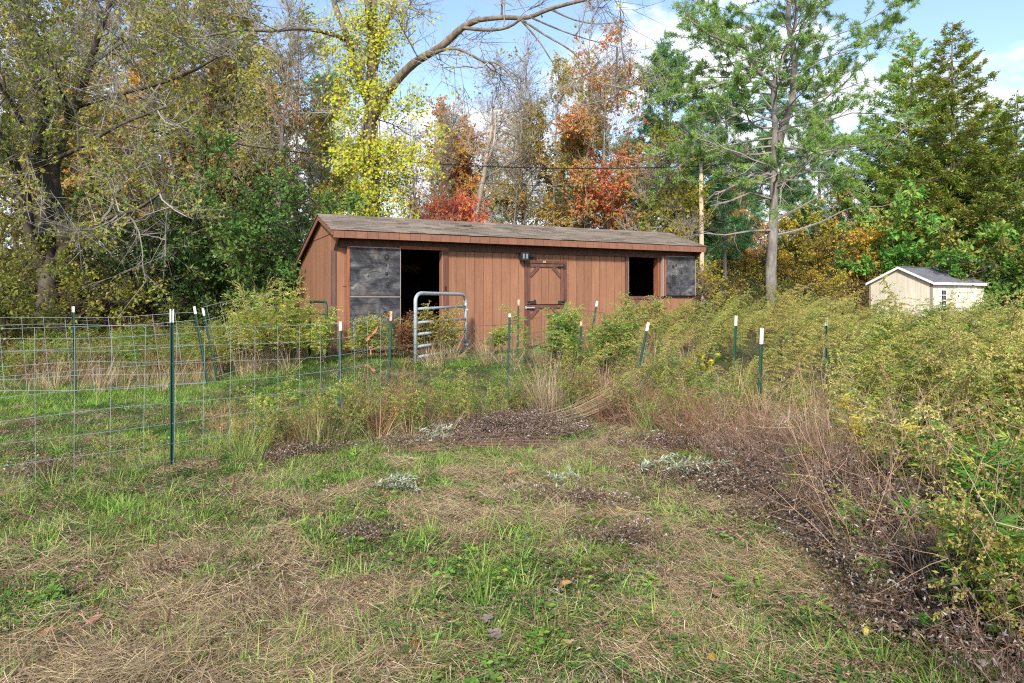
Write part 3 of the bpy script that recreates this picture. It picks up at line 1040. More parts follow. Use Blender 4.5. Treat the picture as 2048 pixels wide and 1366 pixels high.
def tpost(px, ytop, Y, ybase=None, px2=None, label='', tipm=M_TIPW, group='metal fence posts with pale tips', tip=.12, wid=.036, cat='fence post', depth_lean=0.):
    """steel T post: top at pixel (px, ytop) Y metres away, foot at px2"""
    px2 = px if px2 is None else px2
    top = np.array(P(px, ytop, Y + depth_lean))
    bx = (px2 - 1024) / F * Y
    bz = hz(bx, Y)
    root = thing('fence_post', label, cat, (bx, Y, bz), 0, group)
    v = top - np.array([bx, Y, bz])
    ln = np.linalg.norm(v)
    d = v / ln
    root.rotation_euler = Vector(d).to_track_quat('Z', 'Y').to_euler()
    # keep the flange facing the camera
    rm = Vector(d).to_track_quat('Z', 'Y').to_matrix()
    prof = [(-wid / 2, 0), (wid / 2, 0), (wid / 2, .005), (.004, .007), (.004, .032), (-.004, .032), (-.004, .007), (-wid / 2, .005)]
    g = Geo().prism(prof, 'z', -.15, ln - tip)
    z = .06
    while z < ln - tip - .03:
        g.box((-.007, -.009, z), (.007, .0, z + .014)); z += .054
    g.build('shaft', M_TPOST, root)
    g = Geo().prism([(a * 1.03, b * 1.03 - .0005) for a, b in prof], 'z', ln - tip, ln)
    g.build('painted_tip', tipm, root)
    return root
tpost(344, 618, 6.1, label='nearest green metal post with white tip, standing upright in the wire fence')
tpost(684, 643, 7.55, px2=680, label='green post with white tip in the wire fence, second from the nearest', tip=.10)
tpost(785, 622, 8.5, px2=777, label='dark green post with chipped rusty tip before the weathered door', tipm=M_TIPR)
tpost(1022, 627, 9.3, px2=1016, label='green post with small white tip standing before the planks near the floodlight', tip=.05)
tpost(1039, 598, 12.2, px2=1036, label='thin green post with cream tip close under the barn floodlight', wid=.032, tipm=M_TIPR)
tpost(1165, 642, 10.4, px2=1158, label='dark rusted post with brown tip among the green weeds', tipm=M_TIPR, tip=.08)
tpost(1196, 602, 12.0, px2=1176, label='leaning green post with white tip against the barn planks', tip=.1)
tpost(1299, 645, 9.3, px2=1266, label='strongly leaning green post with white tip beside the weed thicket')
tpost(1526, 656, 7.6, px2=1519, label='thick green post with long white tip rising from brown dead weeds', tip=.18, wid=.04)
tpost(1474, 631, 10, px2=1468, label='upright green post with white tip just behind the thick one', tip=.15, wid=.042)
tpost(1652, 631, 9.3, px2=1652, label='green post with white tip alone in the middle of the weed thicket', tip=.14, wid=.038)
tpost(1951, 640, 9, px2=1946, label='green post with white tip below the beige shed corner', tip=.14)
tpost(2018, 706, 6, px2=2014, label='post top with peeling white paint sunk in the weeds', tip=.16, wid=.05)
tpost(145, 613, 10.6, px2=150, label='green post with white tip at the edge of the brush before the dark tree', tip=.09)
tpost(387, 613, 10.8, px2=415, label='green post with white tip leaning towards the thick upright post')
tpost(404, 617, 11.2, px2=434, label='thinner grey post with white tip leaning behind the green leaning one', wid=.028)

# ------------------------------------------------------------------ welded wire fences
M_WIRE = mat('galvanised_wire', (.36, .385, .40), .5, .5, .3)


M_WIRED = mat('dark_old_wire', (.10, .09, .085), .7, .3, .2)


def wire_fence(path, label, gap_v, zs, r, jit=0., wm=None, lean=(0, 0), rows_to=None, sag=.0, droprow=None):
    """path: list of (x, y) corners on the ground; upright wires every gap_v metres, level wires at zs above ground"""
    path = [np.array(p, float) for p in path]
    root = thing('wire_fence', label, 'fence', (path[0][0], path[0][1], hz(*path[0])))
    org = np.array([path[0][0], path[0][1], hz(*path[0])])
    ds = [0]
    for a, b in zip(path[:-1], path[1:]):
        ds.append(ds[-1] + np.linalg.norm(b - a))
    T_ = ds[-1]
    def at(t):
        for i in range(len(path) - 1):
            if t <= ds[i + 1] + 1e-6:
                return path[i] + (path[i + 1] - path[i]) * (t - ds[i]) / (ds[i + 1] - ds[i])
        return path[-1]
    ts = np.arange(.1, T_, gap_v)
    q = np.random.default_rng(11)
    g0 = [hgt(*at(t)) for t in np.linspace(0, T_, 40)]
    base = lambda t: float(np.interp(t, np.linspace(0, T_, 40), np.convolve(np.pad(g0, 4, 'edge'), np.ones(9) / 9, 'valid')))
    ph = q.uniform(0, 6, 12)
    def pt(t, z, j):
        p = at(t)
        bow = sag * math.sin(t * 1.7 + 1) * z / 1.3
        return np.array([p[0] + lean[0] * z + bow * .5, p[1] + lean[1] * z + bow, base(t) + z + jit * math.sin(t * 2.1 + ph[j % 12])]) - org
    for j, z in enumerate(zs):
        Geo().tube([pt(t, z, j) for t in np.linspace(0, T_, max(6, int(T_ / .3)))], r, 4).build('level_wire', wm or M_WIRE, root)
    for i, t in enumerate(ts):
        Geo().tube([pt(t, z, 0) + [0, -r * 1.6, 0] for z in np.linspace(zs[0] - .03, zs[-1] + .004, 5)], r, 4).build('upright_wire', wm or M_WIRE, root)
    return root
Z8 = [.06 + .172 * i for i in range(8)]
wire_fence([(-5.6, 3.0), (-3.04, 6.07), (-1.885, 7.52), (-1.50, 8.47)], 'square mesh wire fence running past the nearest green posts', .262, Z8, .0020, .011, sag=.03)
wire_fence([(-1.50, 8.47), (-.06, 9.27), (1.0, 10.35), (1.8, 9.25)], 'rusty wire fence continuing behind weeds towards the barn', .33, [.30, .50, .70, .90, 1.10], .0024, .014, sag=.03, wm=M_WIRED)
wire_fence([(-11.5, 10.2), (-6.85, 10.55), (-4.84, 10.8)], 'old slanting wire fence before the brush and woods', .33, [.1, .3, .5, .7, .9, 1.1, 1.22], .0028, .02, lean=(-.12, .02), sag=.03)
wire_fence([(-4.7, 10.9), (-3.5, 11.6)], 'short leaning piece of wire fence behind the leaning green post', .2, [.1, .4, .7, 1.0, 1.2], .0024, .02, lean=(-.25, 0.03))

# orange marker ribbons tied on the fence
M_RIB = mat('faded_orange_ribbon', (.62, .20, .12), .6, .3)
def ribbon(px, py, Y, a, ln, label):
    p = P(px, py, Y)
    r_ = thing('marker_ribbon', label, 'ribbon', p)
    n = 9
    t = np.linspace(0, 1, n)
    x = t * ln * math.cos(a); z = t * ln * math.sin(a) + .012 * np.sin(t * 7)
    g = Geo()
    wv = .009 + .004 * np.cos(t * 9)
    v = np.concatenate([np.stack([x - wv * math.sin(a), .004 * np.sin(t * 11), z + wv * math.cos(a)], 1), np.stack([x + wv * math.sin(a), .008 + .004 * np.sin(t * 11), z - wv * math.cos(a)], 1)])
    g.add(v, f4=[(i, i + 1, n + i + 1, n + i) for i in range(n - 1)])
    g.build('tail', M_RIB, r_)
    Geo().tube([(-.01, -.01, -.01), (.0, -.014, .008), (.012, -.006, .0)], .009, 6).build('knot', M_RIB, r_)
ribbon(735, 680, 8.1, rad(52), .2, 'upper faded orange ribbon tied on the wire fence')
ribbon(741, 695, 8.1, rad(-88), .09, 'short orange ribbon hanging down the fence wire')
ribbon(733, 731, 8.1, rad(-30), .13, 'lower orange ribbon drooping low on the fence')
# ------------------------------------------------------------------ tree building
def unit(v):
    v = np.asarray(v, float)
    return v / (np.linalg.norm(v, axis=-1, keepdims=True) + 1e-9)


def pick(rng, pal, n, jit=.15):
    """pal: list of (weight, rgb)"""
    w_ = np.array([p[0] for p in pal], float); w_ /= w_.sum()
    c = np.array([p[1] for p in pal])[rng.choice(len(pal), n, p=w_)]
    return np.clip(c * (1 + rng.normal(size=(n, 1)) * jit) * (1 + rng.normal(size=(n, 3)) * jit * .3), .003, .95)


def sample(polys, n, rng, t0=.15, t1=1., bylen=True):
    """random points on polylines [(pts, r0, r1)]: position, tangent"""
    L = np.array([np.linalg.norm(p[-1] - p[0]) for p, _, _ in polys])
    k = rng.choice(len(polys), n, p=L / L.sum() if bylen else None)
    t = rng.uniform(t0, t1, n)
    P_ = np.empty((n, 3)); T_ = np.empty((n, 3))
    for i in np.unique(k):
        s = k == i
        pts = polys[i][0]
        m = len(pts) - 1
        x = t[s] * m
        j = np.minimum(x.astype(int), m - 1)
        f = (x - j)[:, None]
        P_[s] = pts[j] * (1 - f) + pts[j + 1] * f
        T_[s] = unit(pts[j + 1] - pts[j])
    return P_, T_


def limb(p, d, ln, n, rng, wob=.18, up=.05):
    pts = [np.array(p, float)]
    d = unit(d)
    for i in range(n):
        d = unit(d + rng.normal(size=3) * wob + [0, 0, up])
        pts.append(pts[-1] + d * ln / n)
    return np.array(pts)


def skeleton(rng, H, r0, crown0, nl, L, el=(25, 65), lean=(0, 0), wob=.12, nsub=5, trunkpts=None, prof=None, subl=.5, up=.06, trunk_end=.12):
    if trunkpts is None:
        n = 10
        t = np.linspace(0, 1, n)
        ph = rng.uniform(0, 6, 2)
        tp = np.stack([lean[0] * t ** 1.3 * H + wob * np.sin(t * 5 + ph[0]) * t, lean[1] * t * H + wob * np.sin(t * 4.3 + ph[1]) * t, t * H - .1], 1)
    else:
        tp = np.array(trunkpts, float)
        H = tp[-1, 2]
    limbs, subs = [], []
    rt = lambda t: r0 * (1 - (1 - trunk_end) * t ** .8)
    for i in range(nl):
        t = crown0 + (1 - crown0) * ((i + rng.uniform(.2, .8)) / nl)
        x = t * (len(tp) - 1); j = min(int(x), len(tp) - 2)
        p = tp[j] + (tp[j + 1] - tp[j]) * (x - j)
        az = i * 2.4 + rng.normal() * .4
        tt = (t - crown0) / (1 - crown0)
        e = rad(el[0] + (el[1] - el[0]) * tt + rng.normal() * 8)
        pr = prof(tt) if prof else (1 - .62 * tt)
        ln = L * pr * rng.uniform(.75, 1.2)
        d = [math.cos(az) * math.cos(e), math.sin(az) * math.cos(e), math.sin(e)]
        lr = min(rt(t) * .36, .012 + ln * .008)
        pts = limb(p, d, ln, 7, rng, .15, up)
        limbs.append((pts, lr, lr * .22))
        for k in range(nsub):
            ts = rng.uniform(.25, .98)
            x = ts * 7; j = min(int(x), 6)
            q = pts[j] + (pts[j + 1] - pts[j]) * (x - j)
            dd = unit(unit(pts[j + 1] - pts[j]) + rng.normal(size=3) * .65 + [0, 0, .12])
            l2 = ln * subl * (1.15 - .6 * ts) * rng.uniform(.6, 1.2)
            subs.append((limb(q, dd, l2, 4, rng, .2, up), lr * .42, lr * .12))
    return tp, rt, limbs, subs


def tree_data(name, rng, sk, r0, n3, n4, nleaf, pal, leaf=(.09, .06), thr=.0, bark_m=M_BARK_BROWN, twig_m=M_TWIG_GREY, l3=(.4, 1.1), l4=(.12, .35), freq=.8, zlim=None, tr=.011, droop_l=.0, sides=8, extra=None, leafmat=None):
    tp, rt, limbs, subs = sk
    gt_ = Geo()
    t = np.linspace(0, 1, len(tp))
    rr = np.array([rt(q) for q in t]); rr[0] *= 1.35
    gt_.tube(tp, rr, sides)
    gb = Geo()
    for p, a, b in limbs:
        gb.tube(p, np.linspace(a, b, len(p)), 5)
    for p, a, b in subs:
        gb.tube(p, np.linspace(a, b, len(p)), 4)
    P3, T3 = sample(subs + limbs, n3, rng, .2, 1.)
    d3 = unit(T3 * .7 + rng.normal(size=P3.shape) * .55 + [0, 0, .12 - droop_l])
    l = rng.uniform(*l3, n3)[:, None]
    E3 = P3 + d3 * l
    gb.sticks(P3, E3, tr, tr * .45)
    k = rng.integers(0, n3, n4)
    f = rng.uniform(.2, 1, (n4, 1))
    P4 = P3[k] + (E3 - P3)[k] * f
    d4 = unit(d3[k] * .6 + rng.normal(size=(n4, 3)) * .6 + [0, 0, .1 - droop_l])
    E4 = P4 + d4 * rng.uniform(*l4, n4)[:, None]
    gb.sticks(P4, E4, tr * .5, tr * .25)
    gl_ = Geo()
    if nleaf:
        k = rng.integers(0, n4, nleaf)
        p = P4[k] + (E4 - P4)[k] * rng.uniform(.1, 1.05, (nleaf, 1)) + rng.normal(size=(nleaf, 3)) * .02
        if thr > 0:
            keep = vnoise(p * freq, 5) + (rng.uniform(size=len(p)) - .5) * .25 > thr
            p = p[keep]; k = k[keep]
        if zlim is not None:
            keep = zlim(p, rng); p = p[keep]; k = k[keep]
        n = len(p)
        if n:
            c = pick(rng, pal, n)
            # colour drifts over the crown: some boughs turned further than others
            m_ = fbm(p * .55, 21, 2)[:, None]
            ci = np.array([q[1] for q in pal]); 
            alt = ci[(np.clip((m_[:, 0] - .25) * 2, 0, .999) * len(ci)).astype(int)]
            c = c * .5 + alt * .5
            gl_.leaves(p, unit(d4[k] + rng.normal(size=(n, 3)) * .7 - [0, 0, .25]), rng.uniform(.7, 1.25, n) * leaf[0], rng.uniform(.75, 1.2, n) * leaf[1], c, rng=rng)
    if extra:
        extra(gt_, gb, gl_)
    return dict(trunk=gt_.mesh(name + '_trunk', bark_m, True), branches=gb.mesh(name + '_branches', twig_m), crown=gl_.mesh(name + '_crown', leafmat or M_LEAF) if gl_.v else None)


TREES = 0
def put_tree(data, x, y, label, group=None, name='tree', cat='tree', sc=1., rz=0., dz=0.):
    global TREES
    TREES += 1
    r_ = thing(name, label, cat, (x, y, hz(x, y) + dz), rz, group)
    r_.scale = (sc, sc, sc)
    obj('trunk', data['trunk'], r_)
    obj('branches', data['branches'], r_)
    if data['crown'] is not None:
        obj('crown', data['crown'], r_)
    return r_


def px_tree(data, px, Y, label, **k):
    return put_tree(data, (px - 1024) / F * Y, Y, label, **k)


# colours (leaf albedo)
OCHRE = [(3, (0.564, 0.396, 0.094)), (3, (0.418, 0.354, 0.103)), (2, (0.272, 0.272, 0.073)), (1, (0.689, 0.354, 0.103))]
OLIVE = [(3, (0.341, 0.366, 0.086)), (3, (0.22, 0.293, 0.073)), (1, (0.61, 0.512, 0.122))]
YGREEN = [(3, (0.421, 0.439, 0.061)), (3, (0.281, 0.351, 0.061)), (1, (0.632, 0.51, 0.07))]
GREEN = [(3, (0.109, 0.218, 0.052)), (3, (0.148, 0.277, 0.06)), (1, (0.277, 0.377, 0.079))]
DGREEN = [(3, (0.069, 0.147, 0.034)), (3, (0.095, 0.19, 0.041)), (1, (0.19, 0.276, 0.061))]
YELLOW = [(4, (.58, .50, .03)), (3, (.44, .43, .035)), (1, (.58, .38, .04)), (1, (.28, .32, .04))]
GOLD = [(3, (0.79, 0.576, 0.061)), (2, (0.576, 0.455, 0.068)), (1, (0.334, 0.334, 0.061)), (1, (0.638, 0.334, 0.075))]
ORANGE = [(3, (.70, .35, .10)), (3, (.64, .27, .09)), (1, (.60, .44, .12)), (1, (.50, .18, .08))]
RED = [(3, (.74, .29, .10)), (3, (.78, .38, .12)), (1, (.62, .20, .08))]
RUSSET = [(3, (.66, .32, .09)), (3, (.56, .34, .09)), (2, (.36, .37, .09)), (1.5, (.64, .23, .08))]
PINE = [(3, (.26, .43, .11)), (3, (.33, .50, .13)), (1.5, (.44, .54, .14))]
PINED = [(3, (0.16, 0.35, 0.143)), (3, (0.222, 0.446, 0.16)), (1, (0.319, 0.541, 0.16))]
HEML = [(3, (.27, .42, .08)), (3, (.36, .48, .09)), (2, (.46, .49, .10)), (1, (.52, .42, .11))]

# ---- 1 woodland trees of the far left: slim grey trunks, sparse ochre leaves
r = np.random.default_rng(101)
wood = []
for i, (pal, nleaf, H) in enumerate([(OCHRE, 6500, 13.5), (OLIVE, 7500, 12.5), (OCHRE, 3500, 14), (OCHRE, 8500, 12)]):
    sk = skeleton(r, H, .13, .25, 26, 2.6, (30, 65), (r.normal() * .015, 0), .2, 5)
    wood.append(tree_data('woodland_tree_%d' % i, r, sk, .13, 800, 3600, int(nleaf * 2.1), pal, (.15, .10), .32, M_BARK_GREY, M_TWIG_GREY, tr=.010))
spots = [(30, 26), (70, 33), (-60, 24), (135, 38), (250, 25), (300, 33), (330, 28), (400, 25.5), (435, 33), (470, 30), (505, 37), (170, 28), (-110, 30), (-200, 26), (220, 42), (380, 44)]
WL = ['grey trunk standing close behind the crooked dark tree', 'slim pale tree in the second row behind the crooked dark tree', 'ochre leaved tree past the crooked dark tree at the frame edge', 'thin grey tree deep in the woods behind the upper dark stem',
      'ochre speckled tree just beyond the crooked dark tree, front row', 'thinly leaved tree in the middle of the dense woods, second row', 'grey ochre tree above the brush midway between dark tree and barn', 'slim tree rising directly above the dull green bushy tree',
      'grey tree standing back above the rounded green bushy tree', 'ochre tree rising straight behind the rounded green bushy tree', 'tall slim tree standing back behind the dense green bushy tree', 'olive leaved trunk one step beyond the crooked dark tree',
      'outermost ochre tree of the woods beyond the frame edge', 'thin leaved tree farthest out beyond the frame edge', 'faint far trunk deep in the woods beyond the crooked dark tree', 'faint far trunk deep in the woods above the green thicket']
for i, (px, Y) in enumerate(spots):
    px_tree(wood[i % 4], px, Y, WL[i], group='slim trees in the dense woods beside the barn', name='woodland_tree', sc=r.uniform(.85, 1.12) * (1.15 if Y > 36 else 1), rz=r.uniform(0, 6.28))

# ---- 2 the big dark many-stemmed tree at the left with tangled lichen-grey twigs
def W(px, py, Y, o):
    p = P(px, py, Y)
    return [p[0] - o[0], p[1] - o[1], p[2] - o[2]]
def custom_tree(name, label, base, stems, rng, n3, n4, nleaf, pal, leaf, thr, bark_m, twig_m, cat='tree', extra_subs=(), **kw):
    """stems: list of (list of (px,py,Y), r0, r1); first is the trunk"""
    o = (base[0], base[1], hz(*base))
    polys = []
    for pts, a, b in stems:
        q = np.array([W(*p, o) for p in pts])
        t = np.linspace(0, len(q) - 1, len(q) * 3 - 2)
        # smooth
        k_ = np.clip(t.astype(int), 0, len(q) - 2); f_ = (t - k_)[:, None]
        pm = q[np.maximum(k_ - 1, 0)]; pa = q[k_]; pb = q[k_ + 1]; pn = q[np.minimum(k_ + 2, len(q) - 1)]
        s_ = .5 * ((2 * pa) + (-pm + pb) * f_ + (2 * pm - 5 * pa + 4 * pb - pn) * f_ ** 2 + (-pm + 3 * pa - 3 * pb + pn) * f_ ** 3)
        polys.append((s_, a, b))
    return o, polys


def finish_custom(name, label, o, polys, subs_per, sub_len, rng, n3, n4, nleaf, pal, leaf, thr, bark_m, twig_m, t0=.3, subup=.05, group=None, extra=None, bigger=0.04, **kw):
    subs = []
    for pts, a, b in polys:
        ln = np.linalg.norm(np.diff(pts, axis=0), axis=1).sum()
        for _ in range(int(subs_per * ln / 3) + 1):
            ts = rng.uniform(t0, 1) * (len(pts) - 1); j = min(int(ts), len(pts) - 2)
            q = pts[j] + (pts[j + 1] - pts[j]) * (ts - j)
            tan = unit(pts[j + 1] - pts[j])
            d = unit(tan * .5 + rng.normal(size=3) * .8 + [0, 0, .1])
            l = sub_len * rng.uniform(.5, 1.3)
            rr = min(a, .008 + l * .008)
            m = limb(q, d, l, 6, rng, .2, subup)
            subs.append((m, rr, rr * .25))
            for _ in range(2):
                tt = rng.uniform(.3, .9) * 6; jj = min(int(tt), 5)
                q2 = m[jj] + (m[jj + 1] - m[jj]) * (tt - jj)
                subs.append((limb(q2, unit(unit(m[jj + 1] - m[jj]) + rng.normal(size=3) * .7), l * .55, 4, rng, .22, subup), rr * .5, rr * .15))
    big = [p for p in polys[1:] if p[1] > bigger]
    small = [p for p in polys[1:] if p[1] <= bigger]
    def ex(gt_, gb, gl_):
        for p, a, b in big:
            gt_.tube(p, np.linspace(a, b, len(p)), 8)
        if extra:
            extra(gt_, gb, gl_)
    tp, a, b = polys[0]
    sk = (tp, lambda t: a + (b - a) * t, small if small else subs[:3], subs)
    d = tree_data(name, rng, sk, a, n3, n4, nleaf, pal, leaf, thr, bark_m, twig_m, extra=ex, **kw)
    r_ = thing('tree', label, 'tree', o, 0, group)
    obj('trunk', d['trunk'], r_); obj('branches', d['branches'], r_)
    if d['crown'] is not None:
        obj('crown', d['crown'], r_)
    return r_

r = np.random.default_rng(202)
Y0 = 16.5
o, pl = custom_tree('', '', (P(92, 600, Y0)[0], Y0), [
    ([(92, 645, Y0), (100, 560, Y0), (88, 480, Y0), (96, 400, Y0), (80, 320, Y0 - .3), (84, 220, Y0 - .5), (60, 100, Y0 - 1), (40, -60, Y0 - 1.4)], .26, .09),
    ([(102, 575, Y0), (128, 500, Y0), (118, 420, Y0 + .3), (110, 330, Y0 + .6), (150, 215, Y0 + .5), (180, 130, Y0 + .4), (200, 60, Y0 + .2), (240, -40, Y0)], .17, .05),
    ([(92, 540, Y0), (60, 470, Y0 - .5), (50, 380, Y0 - .8), (10, 290, Y0 - 1.4), (-60, 180, Y0 - 2)], .15, .05),
    ([(105, 530, Y0), (150, 480, Y0 - 1), (205, 440, Y0 - 1.6), (270, 420, Y0 - 2.2), (330, 380, Y0 - 2.6)], .08, .02),
    ([(150, 215, Y0 + .5), (230, 190, Y0), (310, 170, Y0 - .6), (390, 140, Y0 - 1), (470, 90, Y0 - 1.3)], .06, .02),
    ([(84, 330, Y0 - .3), (150, 300, Y0 - 1), (240, 250, Y0 - 1.6), (330, 215, Y0 - 2)], .06, .02),
    ([(140, 240, Y0 + .5), (120, 170, Y0 - 1), (100, 110, Y0 - 1.5), (70, 60, Y0 - 2)], .06, .02),
    ([(180, 130, Y0 + .4), (250, 80, Y0 - .4), (330, 30, Y0 - 1), (400, -20, Y0 - 1.4)], .05, .015),
    ([(80, 320, Y0 - .3), (20, 200, Y0 - 1.5), (-40, 120, Y0 - 2)], .06, .02)], r, 0, 0, 0, None, None, 0, None, None)
finish_custom('dark_tree', 'big crooked dark tree with several stems and tangled grey twigs beside the woods', o, pl, 7, 2.0, r, 2300, 10000, 26000,
              [(3, (.38, .38, .07)), (3, (.25, .31, .06)), (1, (.46, .36, .07)), (1, (.17, .24, .05))], (.10, .06), .37, M_BARK_DARK, M_TWIG_GREY, freq=1.1, l3=(.35, 1.0), tr=.0055, bigger=.055)

# ---- 3 dense green small trees between the dark tree and the barn
def bush(name, rng, H, Wd, nst, n3, n4, nleaf, pal, leaf, thr=.3, bark_m=M_TWIG_DARK, low=.05, freq=1.2):
    st, subs = [], []
    for i in range(nst):
        az = i * 2.4 + rng.normal() * .3
        sp = rng.uniform(.1, 1) ** .6
        d = [math.cos(az) * sp * Wd / H, math.sin(az) * sp * Wd / H, 1]
        p = limb([math.cos(az) * .15 * Wd * .3, math.sin(az) * .15 * Wd * .3, -.1], d, H * rng.uniform(.7, 1.05) * (1.1 - .25 * sp), 8, rng, .12, .02)
        rr = .012 + .008 * H
        st.append((p, rr, rr * .2))
        for _ in range(7):
            ts = rng.uniform(low + .1, 1) * 8; j = min(int(ts), 7)
            q = p[j] + (p[j + 1] - p[j]) * (ts - j)
            dd = unit(rng.normal(size=3) * [1, 1, .5] + [0, 0, .25])
            subs.append((limb(q, dd, Wd * .42 * rng.uniform(.5, 1.2), 5, rng, .2, .0), rr * .4, rr * .12))
    gt_ = Geo()
    gt_.tube(st[0][0], np.linspace(st[0][1], st[0][2], len(st[0][0])), 6)
    sk = (st[0][0], lambda t: st[0][1] * (1 - .8 * t), st[1:], subs)
    return tree_data(name, rng, sk, st[0][1], n3, n4, nleaf, pal, leaf, thr, bark_m, bark_m, l3=(.2, .6), l4=(.08, .25), freq=freq, tr=.006, sides=6)

r = np.random.default_rng(303)
gb1 = bush('green_bush_a', r, 5.2, 4.6, 11, 1500, 7000, 26000, GREEN, (.10, .07), .40)
gb2 = bush('green_bush_b', r, 4.4, 3.8, 9, 1300, 6000, 22000, DGREEN, (.095, .065), .40)
for px, Y, d, sc, rz, lab in [(520, 17.5, gb1, .95, 0, 'dense dark green bushy tree against the barn end wall'),
                              (430, 18.2, gb2, 1.0, 1.2, 'rounded green bushy tree second from the barn end wall'),
                              (585, 20.5, gb1, .82, 2.2, 'green leafy tree rising just behind the barn corner'),
                              (350, 20, gb1, .85, 3.3, 'dull green bushy tree between the barn thicket and the crooked dark tree')]:
    px_tree(d, px, Y, lab, name='bushy_tree', sc=sc, rz=rz)
ob = bush('olive_bush', r, 4.6, 4.6, 10, 1400, 6000, 13000, [(3, (.30, .29, .05)), (2, (.18, .21, .045)), (1, (.44, .35, .06))], (.11, .07), .38)
for px, Y, sc, rz, lab in [(15, 14.5, .78, 0, 'yellow green leafy shrub beneath the crooked dark tree'), (215, 18.5, .78, 2, 'sparse olive shrub just behind the crooked dark tree'),
                           (290, 22, .9, 4, 'thin olive shrub in the woods beyond the wire fence'), (-70, 18, 1.1, 1, 'tall olive shrub past the crooked dark tree'), (620, 25, .8, 5, 'olive shrub in the woods directly behind the barn end')]:
    px_tree(ob, px, Y, lab, name='leafy_shrub', cat='shrub', sc=sc, rz=rz)

# ---- 4 the vine-covered yellow tree behind the barn roof
r = np.random.default_rng(404)
Y0 = 20.5
vb = (P(742, 600, Y0)[0], Y0)
o, pl = custom_tree('', '', vb, [
    ([(742, 620, Y0), (744, 500, Y0), (742, 400, Y0), (742, 300, Y0), (740, 240, Y0), (746, 200, Y0), (744, 150, Y0), (745, 80, Y0), (748, -40, Y0)], .30, .12),
    ([(745, 235, Y0), (765, 205, Y0), (790, 165, Y0 - .4), (830, 125, Y0 - .9), (880, 95, Y0 - 1.3), (925, 55, Y0 - 1.6), (960, 38, Y0 - 1.8)], .17, .085),
    ([(955, 40, Y0 - 1.8), (1005, 35, Y0 - 2), (1055, 35, Y0 - 2.2), (1100, 18, Y0 - 2.4), (1160, 2, Y0 - 2.8), (1230, -12, Y0 - 3)], .075, .04),
    ([(920, 55, Y0 - 1.6), (975, 60, Y0 - 2), (1015, 55, Y0 - 2.4), (1045, 36, Y0 - 2.6)], .055, .03),
    ([(830, 125, Y0 - .9), (870, 105, Y0 - 1.6), (915, 98, Y0 - 2), (965, 122, Y0 - 2.4), (1000, 130, Y0 - 2.6), (1040, 180, Y0 - 2.8)], .055, .015),
    ([(1045, 40, Y0 - 2.2), (1090, 70, Y0 - 2.6), (1140, 100, Y0 - 3), (1180, 140, Y0 - 3.2), (1200, 170, Y0 - 3.3)], .035, .008),
    ([(1060, 34, Y0 - 2.2), (1120, 60, Y0 - 2.5), (1180, 80, Y0 - 2.9), (1240, 95, Y0 - 3.2)], .03, .007),
    ([(1040, 38, Y0 - 2.2), (1080, 85, Y0 - 2.4), (1110, 130, Y0 - 2.6), (1150, 160, Y0 - 2.8)], .03, .007),
    ([(1100, 18, Y0 - 2.4), (1150, 40, Y0 - 2.6), (1200, 48, Y0 - 2.8), (1260, 40, Y0 - 3)], .03, .007),
    ([(1003, 32, Y0 - 2), (1004, 0, Y0 - 2), (1000, -40, Y0 - 2)], .03, .02),
    ([(742, 215, Y0), (715, 150, Y0 + .4), (695, 75, Y0 + .5), (670, 10, Y0 + .6), (660, -50, Y0 + .6)], .13, .07),
    ([(694, 80, Y0 + .5), (650, 65, Y0), (600, 57, Y0 - .5), (540, 62, Y0 - .9), (480, 60, Y0 - 1.3), (400, 75, Y0 - 1.7)], .075, .03),
    ([(746, 160, Y0), (765, 60, Y0 + .2), (790, 10, Y0 + .3), (800, -60, Y0 + .4)], .10, .06),
    ([(747, 90, Y0), (735, 30, Y0 - .4), (730, -60, Y0 - .5)], .08, .05)], r, 0, 0, 0, None, None, 0, None, None)


